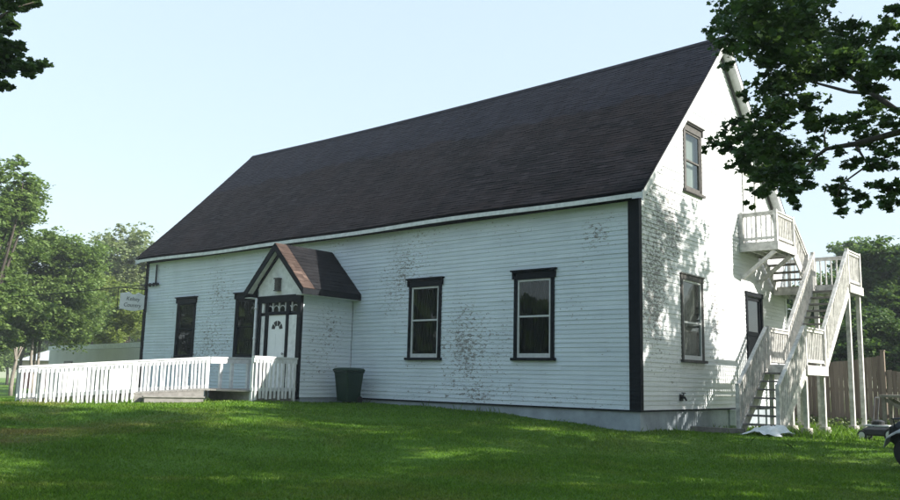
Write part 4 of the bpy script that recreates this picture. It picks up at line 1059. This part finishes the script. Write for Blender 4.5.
# tree on the left edge, twigs at upper left
rng = np.random.default_rng(88)
cl = [(at(px, py, 12+rng.uniform(-.8,.8)), r*12/F_PX*1.05, (r/10)**1.7*.5) for px, py, r in
      ((8,2,11),(24,6,9),(34,2,7),(3,18,9),(12,24,7),(6,32,6),(18,46,7),(8,48,9),(12,60,10),(24,68,9),(34,66,8),(43,64,6),(30,74,6),(4,72,9),(6,86,6),(-6,60,12),(-10,20,14),(-4,85,8),(-16,40,14))]
B_ = np.array([-5.2,-16.2,gz(-5.2,-16.2)]); nv_ = len(cl)
cl += ellipsoid_clumps(B_+np.array([0,.2,7.6]), (3.4,3.2,2.8), 46, rng, .9, 1.4, .4)
E1, E2 = at(-40,70,12.4), at(-40,30,12.2)
limbs = [([B_+np.array([0,0,3.6]), E1, at(-12,64,12), at(16,66,12), at(42,64,12)], [.06,.03,.02,.012,.005]), ([B_+np.array([0,0,4.2]), E2, at(-8,22,12), at(14,8,12), at(34,2,12)], [.06,.03,.02,.011,.005])]
for e_ in (E1, E2):
    for t_ in np.linspace(.15, 1.0, 9): cl.append((B_+np.array([0,0,4.0])*(1-t_)+(e_-B_)*t_+rng.normal(size=3)*np.array([.35,.35,.3]), .5, .8))
nv_ = nv_
for i in range(nv_, len(cl), 3): limbs.append(([B_+np.array([0,0,4.5]), (B_+np.array([0,0,5])+cl[i][0])/2+rng.normal(size=3)*.2, cl[i][0]], [.08,.05,.012]))
make_tree('maple_tree', 'maple with only a few twig ends showing at the upper left edge', B_, [([B_-np.array([0,0,.3]), B_+np.array([.05,0,2]), B_+np.array([0,.1,4]), B_+np.array([.1,.1,6])], [.27,.21,.17,.1])], cl, 520, .07, M['maple_leaf'], M['bark'], 89, shape=MAPLE, limbs=limbs)

# yard trees to the right of the frame that shade the lawn and dapple the gable
def yard_tree(x, y, zc, rad, seed, n, label, per=210):
    rng = np.random.default_rng(seed); b = np.array([x, y, gz(x, y)])
    cl = ellipsoid_clumps((x, y, zc), rad, n, rng, 1.0, 1.2, .3); top = b+np.array([.2,.2,zc-b[2]])
    tr = [([b-np.array([0,0,.3]), b+(top-b)*.25, b+(top-b)*.5, b+(top-b)*.8, top], [.32,.26,.21,.14,.08])]
    return make_tree('yard_tree', label, b, tr, cl, per, .19, M['leaf_dark'], M['bark'], seed, nlimbs=26, group='yard trees to the right')
yard_tree(11.2, 4.6, 8.2, (4.2,3.9,4.6), 91, 62, 'tall yard tree right of the staircase', 330)
yard_tree(13.8, 1.7, 8.2, (2.5,2.4,3.6), 90, 30, 'slender yard tree between two bigger ones', 310)
yard_tree(15.4, -2.4, 7.6, (4.3,4.1,4.6), 93, 60, 'yard tree nearest the road side', 310)
yard_tree(13.6, -1.5, 14.4, (3.9,3.8,4.6), 98, 62, 'tallest yard tree with a high crown', 310)
yard_tree(15.5, -8.2, 13.6, (4.3,4.1,4.6), 99, 60, 'high crowned tree beside the big maple', 310)
yard_tree(23.5, -10.5, 9.0, (5.5,5.0,6.0), 94, 60, 'broad yard tree across the drive')
yard_tree(19.0, -19.0, 9.0, (5.5,5.5,6.5), 95, 60, 'added tree out of view behind right, blocking bright sky')  # this and the next two: unseen, added to dim skylight on the wall
yard_tree(7.0, -30.0, 8.5, (4.5,4.0,5.0), 96, 40, 'added tree out of view behind the camera, cutting sky light')
yard_tree(-9.0, -33.0, 8.5, (4.5,4.0,5.0), 97, 40, 'added street tree across from the porch, unseen, cutting sky light')

# added wood across the road, unseen, shaped to darken the pane reflections
rng = np.random.default_rng(99); n = 9000
ang = rng.uniform(R(190), R(285), n); rad = rng.uniform(52, 62, n)
pts = np.stack([-2+np.cos(ang)*rad, -8+np.sin(ang)*rad, -1.3+rng.uniform(0,1,n)**.8*(14+3*np.sin(ang*9)+2*np.sin(ang*23))], 1)
o = np_mesh('added_woods', leaf_verts(pts, 1.5, OVAL, rng, 0), 6, M['leaf_dark']); o['kind'] = 'stuff'

# faint summer haze: one box round the camera and everything built, the sky outside it
hm = bpy.data.materials.new('thin haze'); hm.use_nodes = True; hn = hm.node_tree; hn.nodes.remove(hn.nodes['Principled BSDF'])
pv = hn.nodes.new('ShaderNodeVolumePrincipled'); pv.inputs['Color'].default_value = (.86,.93,1,1); pv.inputs['Density'].default_value = .0011
hn.links.new(pv.outputs[0], hn.nodes['Material Output'].inputs['Volume'])
hz = box(-206, 206, -206, 206, -3.2, 21.5).build('haze', hm); hz['kind'] = 'stuff'

# ================================================================== LIGHT, SKY, CAMERA
SUN_AZ, SUN_EL = 23.5, 32.5                    # azimuth from +X towards +Y
w = bpy.data.worlds.new('World'); SC.world = w; w.use_nodes = True; nt = w.node_tree
sky = nt.nodes.new('ShaderNodeTexSky'); sky.sky_type = 'NISHITA'; sky.sun_disc = False
sky.sun_elevation = R(SUN_EL); sky.sun_rotation = R(90-SUN_AZ); sky.air_density = 1.6; sky.dust_density = 1.5; sky.ozone_density = 2.0
dk = nt.nodes.new('ShaderNodeMix'); dk.data_type = 'RGBA'; dk.blend_type = 'DARKEN'; dk.inputs[0].default_value = .85; dk.inputs[7].default_value = (1.42, 1.70, 2.0, 1)
nt.links.new(sky.outputs[0], dk.inputs[6]); bg = nt.nodes['Background']; nt.links.new(dk.outputs[2], bg.inputs[0]); bg.inputs[1].default_value = .15
ld = bpy.data.lights.new('sun', 'SUN'); ld.energy = 3.7; ld.angle = R(.5); ld.color = (1, .95, .86)
lo = bpy.data.objects.new('sun', ld); COL.objects.link(lo)
S = Vector((math.cos(R(SUN_EL))*math.cos(R(SUN_AZ)), math.cos(R(SUN_EL))*math.sin(R(SUN_AZ)), math.sin(R(SUN_EL))))
lo.rotation_euler = S.to_track_quat('Z', 'Y').to_euler(); lo.location = S*60
cd = bpy.data.cameras.new('camera'); cd.sensor_width = 36; cd.lens = F_PX/900*36; cd.clip_end = 1000; cd.clip_start = .05
co = bpy.data.objects.new('camera', cd); COL.objects.link(co)
mw = Matrix(((CR[0], CU[0], -CF[0], CAM[0]), (CR[1], CU[1], -CF[1], CAM[1]), (CR[2], CU[2], -CF[2], CAM[2]), (0,0,0,1)))
co.matrix_world = mw
SC.camera = co
SC.view_settings.view_transform = 'Standard'; SC.view_settings.look = 'None'; SC.view_settings.exposure = 1.68; SC.view_settings.gamma = 1; SC.view_settings.use_curve_mapping = False
SC.cycles.use_denoising = True
SC.cycles.max_bounces = 8; SC.cycles.transparent_max_bounces = 12
